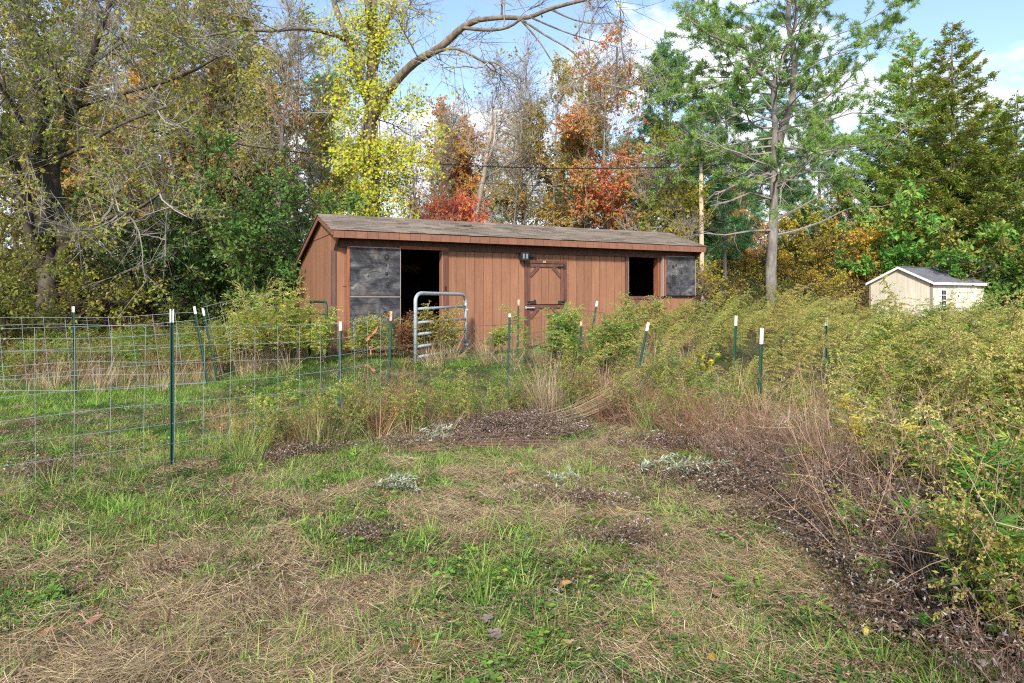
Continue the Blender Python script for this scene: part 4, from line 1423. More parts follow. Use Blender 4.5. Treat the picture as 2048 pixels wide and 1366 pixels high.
def vine(gt_, gb, gl_):
    q = np.random.default_rng(5)
    PAL = [(4, (.58, .50, .03)), (4, (.48, .46, .035)), (2.5, (.33, .38, .04)), (1, (.62, .42, .04)), (.7, (.3, .2, .05))]
    # leaf clumps hung around trunk and limbs, given as pixel blobs on the tree
    blobs = []
    for px, py, rx, ry, n in [(760, 15, 60, 30, 9), (745, 60, 60, 35, 12), (700, 40, 55, 40, 5), (800, 70, 30, 70, 6), (715, 105, 60, 35, 9), (760, 110, 55, 30, 8), (690, 150, 45, 30, 8), (740, 165, 35, 25, 6), (795, 190, 38, 35, 6),
                              (705, 190, 40, 35, 6), (830, 200, 30, 35, 3), (700, 230, 30, 30, 6), (720, 255, 22, 30, 3), (770, 225, 40, 30, 3), (765, 285, 38, 14, 13), (720, 300, 40, 22, 16), (760, 310, 65, 22, 20), (825, 305, 42, 24, 7), (860, 270, 35, 30, 4),
                              (690, 325, 30, 25, 6), (790, 345, 45, 22, 8), (868, 335, 20, 28, 3), (715, 375, 22, 30, 8), (770, 365, 40, 25, 10), (745, 400, 22, 25, 6), (795, 385, 25, 25, 4), (690, 420, 20, 18, 6), (735, 425, 50, 14, 12), (805, 425, 12, 15, 2), (715, 40, 80, 60, 4), (850, 60, 15, 30, 1)]:
        for _ in range(int(n * (1.3 if py < 280 else 1.15) + .5)):
            a = q.uniform(0, 6.28); rr = math.sqrt(q.uniform())
            blobs.append((px + rx * rr * math.cos(a), py + ry * rr * math.sin(a), q.normal() * .55))
    for px, py, dy in blobs:
        c = np.array(W(px, py, Y0 - .25 + dy, o))
        n = int(q.integers(8, 64))
        p = c + q.normal(size=(n, 3)) * [.19, .17, .17]
        p[:, 2] -= np.abs(q.normal(size=n)) * .09
        tilt = unit(np.stack([q.normal(size=n) * .7, -np.abs(q.normal(size=n)) * .8, -np.ones(n)], 1))
        gl_.leaves(p, tilt, q.uniform(.06, .115, n), q.uniform(.055, .105, n), pick(q, PAL, n, .12), nrm=unit(np.stack([q.normal(size=n) * .5, -np.ones(n), .5 + q.normal(size=n) * .4], 1)), fold=.12, rng=q)
        # hanging stems
        s0 = c + q.normal(size=(3, 3)) * .12
        gb.sticks(s0 + [0, 0, .25], s0 - [0, 0, .25], .006, .004)
    # vine stems up the trunk
    for k in range(7):
        a = k * .9
        pts = [(o_x + .27 * math.cos(a + z * .5), .27 * math.sin(a + z * .5) - .05, z) for z in np.linspace(0, 6.5, 14) for o_x in [.0]]
        gb.tube(pts, .015, 4)
finish_custom('vine_tree', 'tall tree hung with bright yellow green vine leaves behind the barn roof', o, pl, 1.6, 1.6, r, 1100, 3800, 900,
              YELLOW, (.1, .09), .5, M_BARK_BROWN, M_TWIG_GREY, extra=vine, bigger=.028, tr=.009, t0=.45)

# ---- 5 bare and half-bare trees behind the barn, pale dead trunk
r = np.random.default_rng(505)
bare = []
for i in range(3):
    sk = skeleton(r, 10.5 + i * .6, .13, .32, 26, 2.3, (40, 75), (r.normal() * .02, 0), .25, 6, up=.10)
    bare.append(tree_data('bare_tree_%d' % i, r, sk, .13, 600, 2200, 3500, OCHRE, (.12, .08), .45, M_BARK_GREY, M_TWIG_GREY, tr=.010, l3=(.4, 1.1)))
for px, Y, i, sc, rz, lab in [(1025, 30, 0, 1.0, 0, 'tall bare grey tree behind the barn with a dark knot in its fork'), (1052, 33, 1, 1.15, 2, 'bare slender tree close beside the knotted grey one'),
                              (985, 34, 2, 1.0, 4, 'bare twiggy tree behind the pale dead trunk'), (925, 36, 1, .95, 1, 'thin bare tree in front of the orange red maple'),
                              (890, 31, 2, .8, 3, 'small bare tree between the yellow vines and the red maple'), (1140, 38, 0, .95, 5, 'bare tree among the olive crowns behind the barn'),
                              (655, 29, 2, .95, 2.5, 'half bare grey tree just behind the yellow vine tree'), (560, 24, 0, 1.05, 1.5, 'pale grey trunk reaching above the green thicket beside the barn'),
                              (1340, 36, 1, .8, 3.7, 'leafless thin tree among the pines near the pole'), (820, 33, 0, .85, 5.5, 'bare tree seen through the yellow vines')]:
    px_tree(bare[i], px, Y, lab, name='bare_tree', sc=sc, rz=rz)
Y0 = 24
o, pl = custom_tree('', '', (P(945, 600, Y0)[0], Y0), [
    ([(938, 620, Y0), (945, 500, Y0), (952, 430, Y0), (966, 360, Y0), (972, 320, Y0), (985, 250, Y0)], .13, .05),
    ([(970, 330, Y0), (988, 285, Y0 - .2), (992, 210, Y0 - .3)], .05, .02),
    ([(970, 355, Y0), (955, 345, Y0 - .2), (945, 340, Y0 - .3)], .03, .01),
    ([(972, 355, Y0), (1010, 330, Y0 - .4), (1030, 310, Y0 - .6)], .025, .008)], r, 0, 0, 0, None, None, 0, None, None)
finish_custom('dead_tree', 'pale barkless dead trunk slanting up behind the barn roof', o, pl, 2.0, 1.3, r, 160, 500, 0, OCHRE, (.1, .1), .5, M_BARK_PALE, M_TWIG_GREY, t0=.6, bigger=.02, tr=.01)

# ---- 6 autumn colour trees behind the barn
r = np.random.default_rng(606)
def colour_tree(name, H, L, nl, pal, nleaf, leaf=(.12, .09), crown0=.3, thr=.36, el=(15, 60), bark_m=M_BARK_GREY, freq=.8, prof=None, n3=1100, r0=.12, lean=(0, 0)):
    sk = skeleton(r, H, r0, crown0, nl, L, el, lean, .15, 5, prof=prof)
    return tree_data(name, r, sk, r0, n3, 4500, nleaf, pal, leaf, thr, bark_m, M_TWIG_GREY, freq=freq, tr=.01)
maple = colour_tree('orange_maple', 9.6, 2.6, 26, ORANGE, 34000, thr=.34, el=(30, 75))
px_tree(maple, 905, 33, 'orange red maple crown showing over the barn roof beside the yellow vines', name='maple_tree')
redm = colour_tree('red_maple', 3.6, 2.0, 16, RED, 15000, crown0=.2, thr=.36, el=(-5, 45))
px_tree(redm, 902, 23.5, 'low bright red maple directly above the barn ridge', name='maple_tree', sc=1.04)
russ = colour_tree('russet_maple', 12.0, 2.6, 32, RUSSET, 34000, crown0=.24, thr=.42, el=(15, 60), freq=.9, prof=lambda t: .5 + .45 * math.sin(.4 + 2.5 * t))
px_tree(russ, 1212, 30, 'tall slender maple with layered red and orange leaves behind the barn', name='maple_tree', sc=.96)
oliv = colour_tree('olive_tree', 11.6, 2.9, 30, [(3, (.52, .44, .09)), (3, (.36, .38, .08)), (1, (.56, .38, .08))], 30000, thr=.42, n3=800)
for px, Y, sc, rz, lab in [(1110, 31, .95, 0, 'olive and gold tree behind the barn beside the bare grey trunks'), (1165, 36, 1.1, 2.2, 'ochre crowned tree next to the layered red maple'),
                           (592, 26, .96, 1, 'golden leaved tree against the sky above the green thicket'), (480, 31, 1.0, 4, 'ochre tree high behind the green thicket')]:
    px_tree(oliv, px, Y, lab, name='autumn_tree', sc=sc, rz=rz)
px_tree(maple, 1470, 42, 'orange maple glimpsed between the two big pines', name='maple_tree', sc=.92, rz=3)
px_tree(russ, 1160, 40, 'dark red small maple low behind the middle of the roof', name='maple_tree', sc=.62, rz=2)
yel = colour_tree('yellow_tree', 6.6, 1.7, 20, YELLOW, 11000, crown0=.3, thr=.46, leaf=(.12, .10), r0=.07, el=(0, 50), n3=700)
for px, Y, sc, rz, lab in [(1325, 25, 1.0, 0, 'slender yellow leaved sapling behind the far end of the barn'), (1368, 24, .62, 2, 'bright yellow shrubby tree just over the far roof edge')]:
    px_tree(yel, px, Y, lab, name='yellow_tree', sc=sc, rz=rz)
gold = bush('gold_bush', r, 5.2, 3.6, 9, 1300, 5000, 15000, GOLD, (.11, .09), .44)
ygb = bush('yellow_green_bush', r, 5.5, 3.8, 9, 1300, 5500, 20000, YGREEN, (.11, .09), .42)
for d, px, Y, sc, rz, lab in [(gold, 1680, 33, 1.05, 0, 'golden yellow bush between the big pine and the beige shed'), (gold, 1610, 37, 1.1, 2, 'golden bush behind the big pine trunk'), (ygb, 1745, 33.5, .9, 1, 'yellow green bush at the back of the beige shed'),
                              (gold, 1490, 40, 1.0, 4, 'gold tinted bush deep between the pine trunks'), (ygb, 1700, 38, 1.35, 3, 'tall yellow green bush at the foot of the spruces')]:
    px_tree(d, px, Y, lab, name='autumn_bush', cat='bush', sc=sc, rz=rz)
# broadleaf green shrub tree behind the beige shed
bl = bush('broadleaf', r, 4.4, 4.6, 11, 900, 3800, 17000, [(4, (.11, .34, .06)), (3, (.17, .42, .07)), (1.5, (.36, .46, .09)), (.6, (.60, .34, .11))], (.19, .12), .40, freq=1.0)
px_tree(bl, 1878, 32, 'vivid green broadleaf tree right behind the beige shed roof', name='broadleaf_tree', sc=1.3)
px_tree(bl, 1990, 30, 'broadleaf tree with orange tinged leaves past the beige shed doors', name='broadleaf_tree', sc=1.0, rz=2)

# ---- 7 pines
def pine_data(name, rng, H, r0, L, crown0, nl, ntuft, pal, el=(-5, 35), trunkpts=None, prof=None, tuft=(.15, .022), nb=8, bark_m=M_BARK_GREY, extra=None, deadlow=0, thr=.0):
    sk = skeleton(rng, H, r0, crown0, nl, L, el, (0, 0), .08, 7, trunkpts=trunkpts, prof=prof, subl=.42, up=.03)
    tp, rt, limbs, subs = sk
    gt_, gb, gl_ = Geo(), Geo(), Geo()
    t = np.linspace(0, 1, len(tp))
    gt_.tube(tp, [rt(q) for q in t], 10)
    live = [s for s in subs]
    for p, a, b in limbs:
        gb.tube(p, np.linspace(a, b, len(p)), 5)
    for p, a, b in subs:
        gb.tube(p, np.linspace(a, b, len(p)), 4)
    # branchlets held rather level
    n3 = 2600
    P3, T3 = sample(live + [(l[0][3:], l[1], l[2]) for l in limbs], n3, rng, .15, 1)
    d3 = unit(T3 * .8 + rng.normal(size=P3.shape) * [.6, .6, .25] + [0, 0, .18])
    E3 = P3 + d3 * rng.uniform(.2, .6, (n3, 1))
    gb.sticks(P3, E3, .009, .004)
    if deadlow:
        for k in range(deadlow):
            z = rng.uniform(.9, H * crown0); a = rng.uniform(0, 6.28)
            j = int(z / H * (len(tp) - 1)); p = tp[j] * 1.; p[2] = z
            m = limb(p, [math.cos(a), math.sin(a), rng.uniform(-.1, .25)], rng.uniform(1., 3.4), 7, rng, .16, -.01)
            gb.tube(m, np.linspace(.03, .006, 8), 4)
            for _ in range(4):
                j = rng.integers(2, 7)
                gb.tube(limb(m[j], unit(m[j] - m[j - 1]) + rng.normal(size=3) * .5, rng.uniform(.4, 1.2), 4, rng, .2, 0), np.linspace(.014, .003, 5), 3)
    k = rng.integers(0, n3, ntuft)
    c = P3[k] + (E3 - P3)[k] * rng.uniform(.15, 1.05, (ntuft, 1))
    if thr:
        keep = vnoise(c * 1.1, 77) > thr
        c = c[keep]; k = k[keep]
    nt_ = len(c)
    p = np.repeat(c, nb, 0)
    d = unit(np.repeat(d3[k], nb, 0) * .55 + rng.normal(size=(len(p), 3)) * .75 + [0, 0, .3])
    col = np.repeat(pick(rng, pal, nt_, .12), nb, 0) * (1 + rng.normal(size=(len(p), 1)) * .12)
    gl_.leaves(p, d, rng.uniform(.75, 1.25, len(p)) * tuft[0], tuft[1], np.clip(col, .01, .9), fold=.1, rng=rng)
    if extra:
        extra(gt_, gb, gl_, rng)
    return dict(trunk=gt_.mesh(name + '_trunk', bark_m, True), branches=gb.mesh(name + '_branches', M_TWIG_GREY), crown=gl_.mesh(name + '_crown', M_LEAF))

r = np.random.default_rng(707)
Y0 = 23.5
bx = P(1546, 600, Y0)[0]
o = (bx, Y0, hz(bx, Y0))
tpts = [W(1542, 620, Y0, o), W(1542, 540, Y0, o), W(1546, 460, Y0, o), W(1548, 400, Y0, o), W(1548, 330, Y0, o), W(1550, 250, Y0, o), W(1546, 170, Y0, o), W(1568, 110, Y0, o), W(1590, 50, Y0, o), W(1600, -40, Y0, o), W(1604, -160, Y0, o)]
def twin(gt_, gb, gl_, rng):
    pts = np.array([W(*q, o) for q in [(1552, 330, Y0 + .2), (1562, 270, Y0 + .3), (1585, 200, Y0 + .4), (1590, 120, Y0 + .5), (1575, 40, Y0 + .6), (1585, -60, Y0 + .6)]])
    gt_.tube(pts, np.linspace(.15, .08, len(pts)), 8)
    pts = np.array([W(*q, o) for q in [(1548, 180, Y0), (1515, 140, Y0 - .3), (1490, 95, Y0 - .5), (1470, 90, Y0 - .6), (1420, 70, Y0 - .9), (1380, 40, Y0 - 1), (1365, 15, Y0 - 1)]])
    gt_.tube(pts, np.linspace(.08, .02, len(pts)), 6)
    for a, b in ((3, 7), (4, 7), (5, 7)):
        pass
    # needles along the reaching limb
    P_, T_ = sample([(pts, 1, 1)], 130, rng, .35, 1)
    e = P_ + unit(rng.normal(size=P_.shape) * [.7, .5, .5] + [0, 0, .35]) * rng.uniform(.15, .5, (130, 1))
    gb.sticks(P_, e, .008, .004)
    c = np.repeat(e, 30, 0) + rng.normal(size=(3900, 3)) * .05
    gl_.leaves(c, unit(rng.normal(size=c.shape) + [0, 0, .4]), .14, .02, pick(rng, PINE, len(c)), fold=.1, rng=rng)
    # lichen-pale dead limbs low on the trunk, sweeping down and out
    for q in [[(1555, 470, Y0), (1590, 462, Y0 - .4), (1640, 445, Y0 - .8), (1690, 420, Y0 - 1.2), (1730, 408, Y0 - 1.4)],
              [(1545, 460, Y0), (1500, 462, Y0 - .5), (1450, 470, Y0 - 1), (1400, 466, Y0 - 1.4)],
              [(1550, 400, Y0), (1500, 385, Y0 - .6), (1460, 402, Y0 - 1), (1420, 412, Y0 - 1.3)],
              [(1550, 440, Y0), (1600, 415, Y0 - .7), (1650, 385, Y0 - 1.2), (1700, 350, Y0 - 1.5)],
              [(1545, 350, Y0), (1510, 345, Y0 - .6), (1470, 370, Y0 - 1), (1430, 390, Y0 - 1.2)]]:
        m = np.array([W(*z, o) for z in q])
        gb.tube(m, np.linspace(.045, .012, len(m)), 5)
        for _ in range(7):
            j = rng.integers(1, len(m))
            b_ = m[j - 1] + (m[j] - m[j - 1]) * rng.uniform()
            gb.tube(limb(b_, unit(m[j] - m[j - 1]) + rng.normal(size=3) * .5, rng.uniform(.4, 1.3), 5, rng, .2, 0), np.linspace(.014, .003, 6), 3)
big = pine_data('big_pine', r, 11, .21, 4.0, .33, 84, 38000, PINE, (-8, 40), trunkpts=tpts, extra=twin, prof=lambda t: .95 - .35 * t + .25 * math.sin(t * 3.1), nb=6, tuft=(.15, .019), thr=.30)
px_tree(big, 1546, Y0, 'big white pine with thick grey trunk and dead lower limbs', name='pine_tree')
pin2 = pine_data('mid_pine', r, 12.0, .2, 2.9, .22, 60, 16000, PINED, (0, 45), nb=6, prof=lambda t: 1 - .6 * t, thr=.3, tuft=(.19, .027))
pin3 = pine_data('thin_pine', r, 12.5, .16, 2.4, .35, 42, 7000, PINED, (-5, 40), nb=7, thr=.28, tuft=(.22, .032))
for d, px, Y, sc, rz, lab in [(pin2, 1335, 33, 1.02, 0, 'full green pine behind the far end of the barn'), (pin2, 1400, 38, .93, 2, 'dark green pine behind the top of the utility pole'),
                              (pin3, 1450, 30, .8, 1, 'thin pine between the utility pole and the big pine'), (pin3, 655, 34, .95, 4, 'dark pine showing through the yellow vine tree'),
                              (pin2, 1640, 40, .95, 5, 'pine standing back between the big pine and the spruces'),
                              (pin3, 1545, 44, 1.1, 3, 'far pine hidden behind the big pine'), (pin3, 1260, 42, .85, 5, 'small far pine top beside the layered red maple'), (pin3, 985, 44, .75, 1, 'dark far pine low behind the pale dead trunk')]:
    px_tree(d, px, Y, lab, name='pine_tree', sc=sc, rz=rz)

# ---- 8 spruces / hemlocks at the right
def spruce_data(name, rng, H, W_, nl, pal, nsp, r0=.16, crown0=.04):
    gt_, gb, gl_ = Geo(), Geo(), Geo()
    z = np.linspace(-.1, H, 10)
    tp = np.stack([.05 * np.sin(z), .05 * np.cos(z * .8), z], 1)
    gt_.tube(tp, np.linspace(r0, .015, 10), 8)
    allb = []
    for i in range(nl):
        t = crown0 + (1 - crown0) * ((i + .5) / nl) ** .9
        zz = t * H
        ln = W_ * (1 - t) ** .85 * rng.uniform(.7, 1.2) + .15
        az = i * 2.399 + rng.normal() * .25
        m = 8
        s = np.linspace(0, 1, m)
        rr = ln * s
        dz = ln * (.10 * s + .22 * s ** 2 - .30 * np.sin(s * 3.14) * .35)
        wig = rng.normal() * .12
        pts = np.stack([rr * math.cos(az) - wig * s * rr * math.sin(az), rr * math.sin(az) + wig * s * rr * math.cos(az), zz + dz], 1)
        gb.tube(pts, np.linspace(.008 + ln * .008, .004, m), 4)
        allb.append((pts, 1, 1, ln))
    # flat sprays along both sides of the branches, hanging a little
    Ls = np.array([b[3] for b in allb]) ** 1.25
    k = rng.choice(len(allb), nsp, p=Ls / Ls.sum())
    t = rng.uniform(.12, 1., nsp) ** .8
    x = t * 7; j = np.minimum(x.astype(int), 6); f = (x - j)[:, None]
    A = np.array([b[0] for b in allb])
    p = A[k, j] * (1 - f) + A[k, j + 1] * f
    tan = unit(A[k, j + 1] - A[k, j])
    side = unit(np.cross(tan, [0, 0, 1.])) * rng.choice([-1, 1], nsp)[:, None]
    ln = (Ls[k] ** .8 * .22 * (1.25 - t) + .12) * rng.uniform(.6, 1.3, nsp)
    d = unit(side * .8 + tan * .75 + rng.normal(size=p.shape) * .18 + [0, 0, -.06])
    e = p + d * ln[:, None] + [0, 0, -.04]
    gb.sticks(p, e, .005, .002)
    # leaflets along each spray
    per = 9
    q = rng.uniform(.05, 1.05, (nsp, per, 1))
    c = (p[:, None] * (1 - q) + e[:, None] * q).reshape(-1, 3) + rng.normal(size=(nsp * per, 3)) * .022
    dd = unit(np.repeat(d, per, 0) + rng.normal(size=c.shape) * [.7, .7, .35] + [0, 0, -.05])
    col = np.repeat(pick(rng, pal, nsp, .14), per, 0) * (1 + rng.normal(size=(len(c), 1)) * .12)
    gl_.leaves(c, dd, rng.uniform(.11, .20, len(c)), rng.uniform(.035, .055, len(c)), np.clip(col, .008, .9), nrm=rng.normal(size=c.shape) * .45 + [0, 0, 1], fold=.1, rng=rng)
    return dict(trunk=gt_.mesh(name + '_trunk', M_BARK_BROWN, True), branches=gb.mesh(name + '_branches', M_TWIG_DARK), crown=gl_.mesh(name + '_crown', M_LEAF))
r = np.random.default_rng(808)
sp1 = spruce_data('spruce_a', r, 12.2, 3.8, 130, HEML, 9000)
sp2 = spruce_data('spruce_b', r, 10.5, 4.2, 120, HEML, 9000)
for d, px, Y, sc, rz, lab in [(sp1, 1905, 34, 1.22, 0, 'tallest olive green spruce with a pointed top behind the beige shed'), (sp1, 1822, 36, 1.24, 2, 'second tallest spruce, pointed top beside the tallest one'),
                              (sp2, 2035, 32, 1.02, 1, 'spruce past the tallest one, cut by the frame edge'), (sp2, 1760, 40, 1.12, 3, 'lower spruce between the big pine and the tall pair'), (sp2, 1850, 35, .9, 5, 'bushy lower spruce in front of the tall pair'),
                              (sp2, 1975, 38, 1.18, 4, 'broad spruce filling the gap behind the tallest one'), (sp1, 2130, 36, 1.0, 2, 'spruce beyond the others, outside the beige shed end')]:
    px_tree(d, px, Y, lab, name='spruce_tree', sc=sc, rz=rz)
# ------------------------------------------------------------------ scatter: ONE object, instances of prototype meshes
def scatter(name, protos, pts, rot, scl, idx, label=None, kind='stuff'):
    pc = bpy.data.collections.new(name + '_kinds')
    for i, me in enumerate(protos):
        pc.objects.link(bpy.data.objects.new('%s_kind_%03d' % (name, i), me))
    me = bpy.data.meshes.new(name)
    n = len(pts)
    me.vertices.add(n)
    me.vertices.foreach_set('co', np.asarray(pts, np.float32).ravel())
    a = me.attributes.new('rot', 'FLOAT_VECTOR', 'POINT'); a.data.foreach_set('vector', np.asarray(rot, np.float32).ravel())
    a = me.attributes.new('scl', 'FLOAT', 'POINT'); a.data.foreach_set('value', np.asarray(scl, np.float32))
    a = me.attributes.new('idx', 'INT', 'POINT'); a.data.foreach_set('value', np.asarray(idx, np.int32))
    o = bpy.data.objects.new(name, me)
    COL.objects.link(o)
    o['kind'] = kind
    if label:
        o['label'] = label
    ng = bpy.data.node_groups.new(name + '_nodes', 'GeometryNodeTree')
    ng.interface.new_socket('Geometry', in_out='INPUT', socket_type='NodeSocketGeometry')
    ng.interface.new_socket('Geometry', in_out='OUTPUT', socket_type='NodeSocketGeometry')
    q = ng.nodes.new
    gi, go = q('NodeGroupInput'), q('NodeGroupOutput')
    ip, ci = q('GeometryNodeInstanceOnPoints'), q('GeometryNodeCollectionInfo')
    ci.inputs['Collection'].default_value = pc
    ci.inputs['Separate Children'].default_value = True
    ci.inputs['Reset Children'].default_value = True
    def na(nm, ty):
        x = q('GeometryNodeInputNamedAttribute'); x.data_type = ty; x.inputs['Name'].default_value = nm
        return [s for s in x.outputs if s.enabled and s.name == 'Attribute'][0]
    er = q('FunctionNodeEulerToRotation')
    l = ng.links.new
    l(na('rot', 'FLOAT_VECTOR'), er.inputs[0])
    l(gi.outputs[0], ip.inputs['Points'])
    l(ci.outputs[0], ip.inputs['Instance'])
    ip.inputs['Pick Instance'].default_value = True
    l(na('idx', 'INT'), ip.inputs['Instance Index'])
    l(er.outputs[0], ip.inputs['Rotation'])
    l(na('scl', 'FLOAT'), ip.inputs['Scale'])
    l(ip.outputs[0], go.inputs[0])
    md = o.modifiers.new('instances', 'NODES')
    md.node_group = ng
    return o


def field(n, y0, y1, rng, power=1., xm=1.12, x0=None, x1=None):
    """n ground points in the part of the land ahead, denser near by"""
    u = rng.uniform(size=n)
    y = y0 * (y1 / y0) ** u if power == 0 else (y0 ** power + u * (y1 ** power - y0 ** power)) ** (1 / power)
    a = (-y * .75 * xm - .3) if x0 is None else x0
    b = (y * .75 * xm + .3) if x1 is None else x1
    x = a + (b - a) * rng.uniform(size=n)
    return x, y


def inbarn(x, y, m=.0):
    dx, dy = x - AX, y - AY
    s = dx * math.cos(TH) + dy * math.sin(TH)
    d = -dx * math.sin(TH) + dy * math.cos(TH)
    return (s > -m) & (s < BL + m) & (d > -m) & (d < BD + m)


def rots(n, rng, tilt=.12):
    return np.stack([rng.normal(size=n) * tilt, rng.normal(size=n) * tilt, rng.uniform(0, 6.283, n)], 1)


def onground(x, y, dz=0.):
    return np.stack([x, y, hgt(x, y) + dz], 1)


# ---------- prototypes of ground cover
G1 = [(3, (.15, .30, .045)), (3, (.21, .36, .055)), (2, (.29, .38, .07)), (1, (.40, .40, .12))]
G2 = [(3, (.10, .21, .045)), (2, (.15, .27, .05)), (1, (.23, .30, .07))]
STRAW = [(3, (.56, .42, .24)), (3, (.44, .31, .17)), (2.5, (.26, .17, .10)), (2, (.68, .54, .34)), (1, (.42, .37, .15))]
BROWN = [(3, (.17, .115, .07)), (3, (.11, .075, .05)), (2, (.22, .14, .09)), (1, (.30, .21, .14))]


def tuft(rng, n, ln, wd, pal, spread, bend, up=.9):
    a = rng.uniform(0, 6.283, n)
    p = np.stack([np.cos(a), np.sin(a), a * 0], 1) * (rng.uniform(0, 1, n) ** .6 * spread)[:, None]
    p[:, 2] = -.01
    d = np.stack([np.cos(a) * .5, np.sin(a) * .5, np.full(n, up)], 1) + rng.normal(size=(n, 3)) * .25
    g = Geo()
    c = pick(rng, pal, n, .16)
    g.blades(p, d, rng.uniform(.5, 1.15, n) * ln, rng.uniform(.7, 1.3, n) * wd, bend * rng.uniform(.4, 1.5, n), c, seg=3)
    return g


def thatch(rng, n, ln, wd, pal, rad_, h=.035, align=None):
    a = rng.uniform(0, 6.283, n) if align is None else rng.normal(size=n) * .45 + align
    rr = rng.uniform(0, 1, n) ** .5 * rad_
    b = rng.uniform(0, 6.283, n)
    p = np.stack([np.cos(b) * rr, np.sin(b) * rr, rng.uniform(.004, h, n)], 1)
    d = np.stack([np.cos(a), np.sin(a), rng.normal(size=n) * .16 + .06], 1)
    g = Geo()
    lnn = rng.uniform(.4, 1.2, n) * ln
    side = np.stack([-np.sin(a + rng.normal(size=n)), np.cos(a), rng.normal(size=n) * .3], 1)
    p = p - d * lnn[:, None] * .5
    p[:, 2] = np.maximum(p[:, 2], .003)
    g.blades(p, d, lnn, rng.uniform(.7, 1.3, n) * wd, rng.normal(size=n) * .3 + .12, pick(rng, pal, n, .16), seg=3, bdir=side)
    return g


def clover(rng, n, pal, s=.022, rad_=.09, h=.06):
    b = rng.uniform(0, 6.283, n); rr = rng.uniform(0, 1, n) ** .5 * rad_
    p = np.stack([np.cos(b) * rr, np.sin(b) * rr, rng.uniform(.01, h, n)], 1)
    g = Geo()
    g.sticks(p * [.6, .6, 0], p, .0012, .0008, col=np.tile([.12, .16, .04], (n, 1)))
    for k in range(3):
        a = rng.uniform(0, .4, n) + k * 2.09
        d = np.stack([np.cos(a), np.sin(a), rng.uniform(-.1, .35, n)], 1)
        g.leaves(p, d, rng.uniform(.7, 1.3, n) * s, rng.uniform(.7, 1.1, n) * s * .95, pick(rng, pal, n, .15), nrm=np.tile([0, 0, 1.], (n, 1)) + rng.normal(size=(n, 3)) * .25, fold=.1, rng=rng)
    return g


def litter(rng, n, rad_, h=.10, flecks=.16, dark=BROWN):
    """dead dark mugwort: curled dry leaves with pale undersides on a mesh of thin stems"""
    g = Geo()
    ns = 6
    b = rng.uniform(0, 6.283, ns); rr = rng.uniform(0, 1, ns) ** .5 * rad_
    p = np.stack([np.cos(b) * rr, np.sin(b) * rr, rng.uniform(0, h, ns)], 1)
    a = rng.uniform(0, 6.283, ns)
    d = np.stack([np.cos(a), np.sin(a), rng.uniform(-.1, .3, ns)], 1) * rng.uniform(.1, .28, (ns, 1))
    g.sticks(p - d * .5, p + d * .5, .0018, .0008, col=pick(rng, [(1, (.16, .09, .06)), (1, (.26, .17, .11))], ns))
    b = rng.uniform(0, 6.283, n); rr = rng.uniform(0, 1, n) ** .55 * rad_
    p = np.stack([np.cos(b) * rr, np.sin(b) * rr, rng.uniform(0, 1, n) ** 1.3 * h], 1)
    d = rng.normal(size=(n, 3)) * [1, 1, .6]
    c = pick(rng, dark, n, .2)
    f = rng.uniform(size=n) < flecks
    c[f] = pick(rng, [(2, (.38, .33, .31)), (1, (.28, .24, .22)), (1, (.48, .43, .40))], int(f.sum()), .12)
    g.leaves(p, d, rng.uniform(.012, .038, n), rng.uniform(.006, .013, n), c, fold=.5, rng=rng, droop=.3)
    return g


r = np.random.default_rng(901)
T_short = [tuft(r, 16, .07, .0042, G1, .05, .9).mesh('t', M_GRASS) for _ in range(3)] + [tuft(r, 16, .06, .004, G2, .055, 1.1).mesh('t', M_GRASS) for _ in range(2)]
T_tall = [tuft(r, 30, .17, .0055, G1, .06, .8, 1.1).mesh('t', M_GRASS) for _ in range(3)]
T_mix = [tuft(r, 16, .10, .004, STRAW + G1[:2], .05, 1.2).mesh('t', M_GRASS) for _ in range(3)]
T_thatch = [thatch(r, 80, .14, .003, STRAW, .15).mesh('t', M_DRY) for _ in range(2)] + [thatch(r, 90, .16, .003, STRAW, .15, .05, align=0.).mesh('t', M_DRY) for k in range(3)]
T_bits = [litter(r, 40, .12, .012, .12, [(3, (.30, .19, .12)), (2, (.20, .12, .08)), (1, (.42, .28, .16))]).mesh('t', M_DRY) for _ in range(2)]
T_clover = [clover(r, 22, G2 + [(1, (.08, .19, .04))], .016).mesh('t', M_LEAF) for _ in range(2)] + [clover(r, 6, G1, .03, .10, .07).mesh('t', M_LEAF) for _ in range(2)]
T_litter = [litter(r, 260, .17, .07).mesh('t', M_DRY) for _ in range(3)]

# ---------- large scatter layers
def mask_straw(x, y):
    xy = np.stack([x, y], -1)
    a = fbm(xy * [1.0, 1.5], 31, 3) * .62 + fbm(xy * 3.1, 33, 2) * .38
    band = np.exp(-((y - 5.1 + .12 * x) / .85) ** 2) * np.exp(-((x - .35) / 2.0) ** 2) * .22
    band2 = np.exp(-((y - 3.0 - .1 * x) / .5) ** 2) * .08 - .10 * smooth(-1.0, -2.2, x) * smooth(3.0, 3.8, y)
    return .8 * smooth(.48, .58, a + band + band2 - .05 * (x < -2))


thick_edge = lambda x, y: x - np.interp(y, [0, 3.2, 4.1, 5.1, 6.2, 7.3, 8.2, 9.0, 12, 16, 22, 40], [1.62, 1.95, 2.18, 2.32, 2.22, 1.95, 1.5, .75, .35, 5.2, 6.0, 12])
r = np.random.default_rng(902)
parts = []
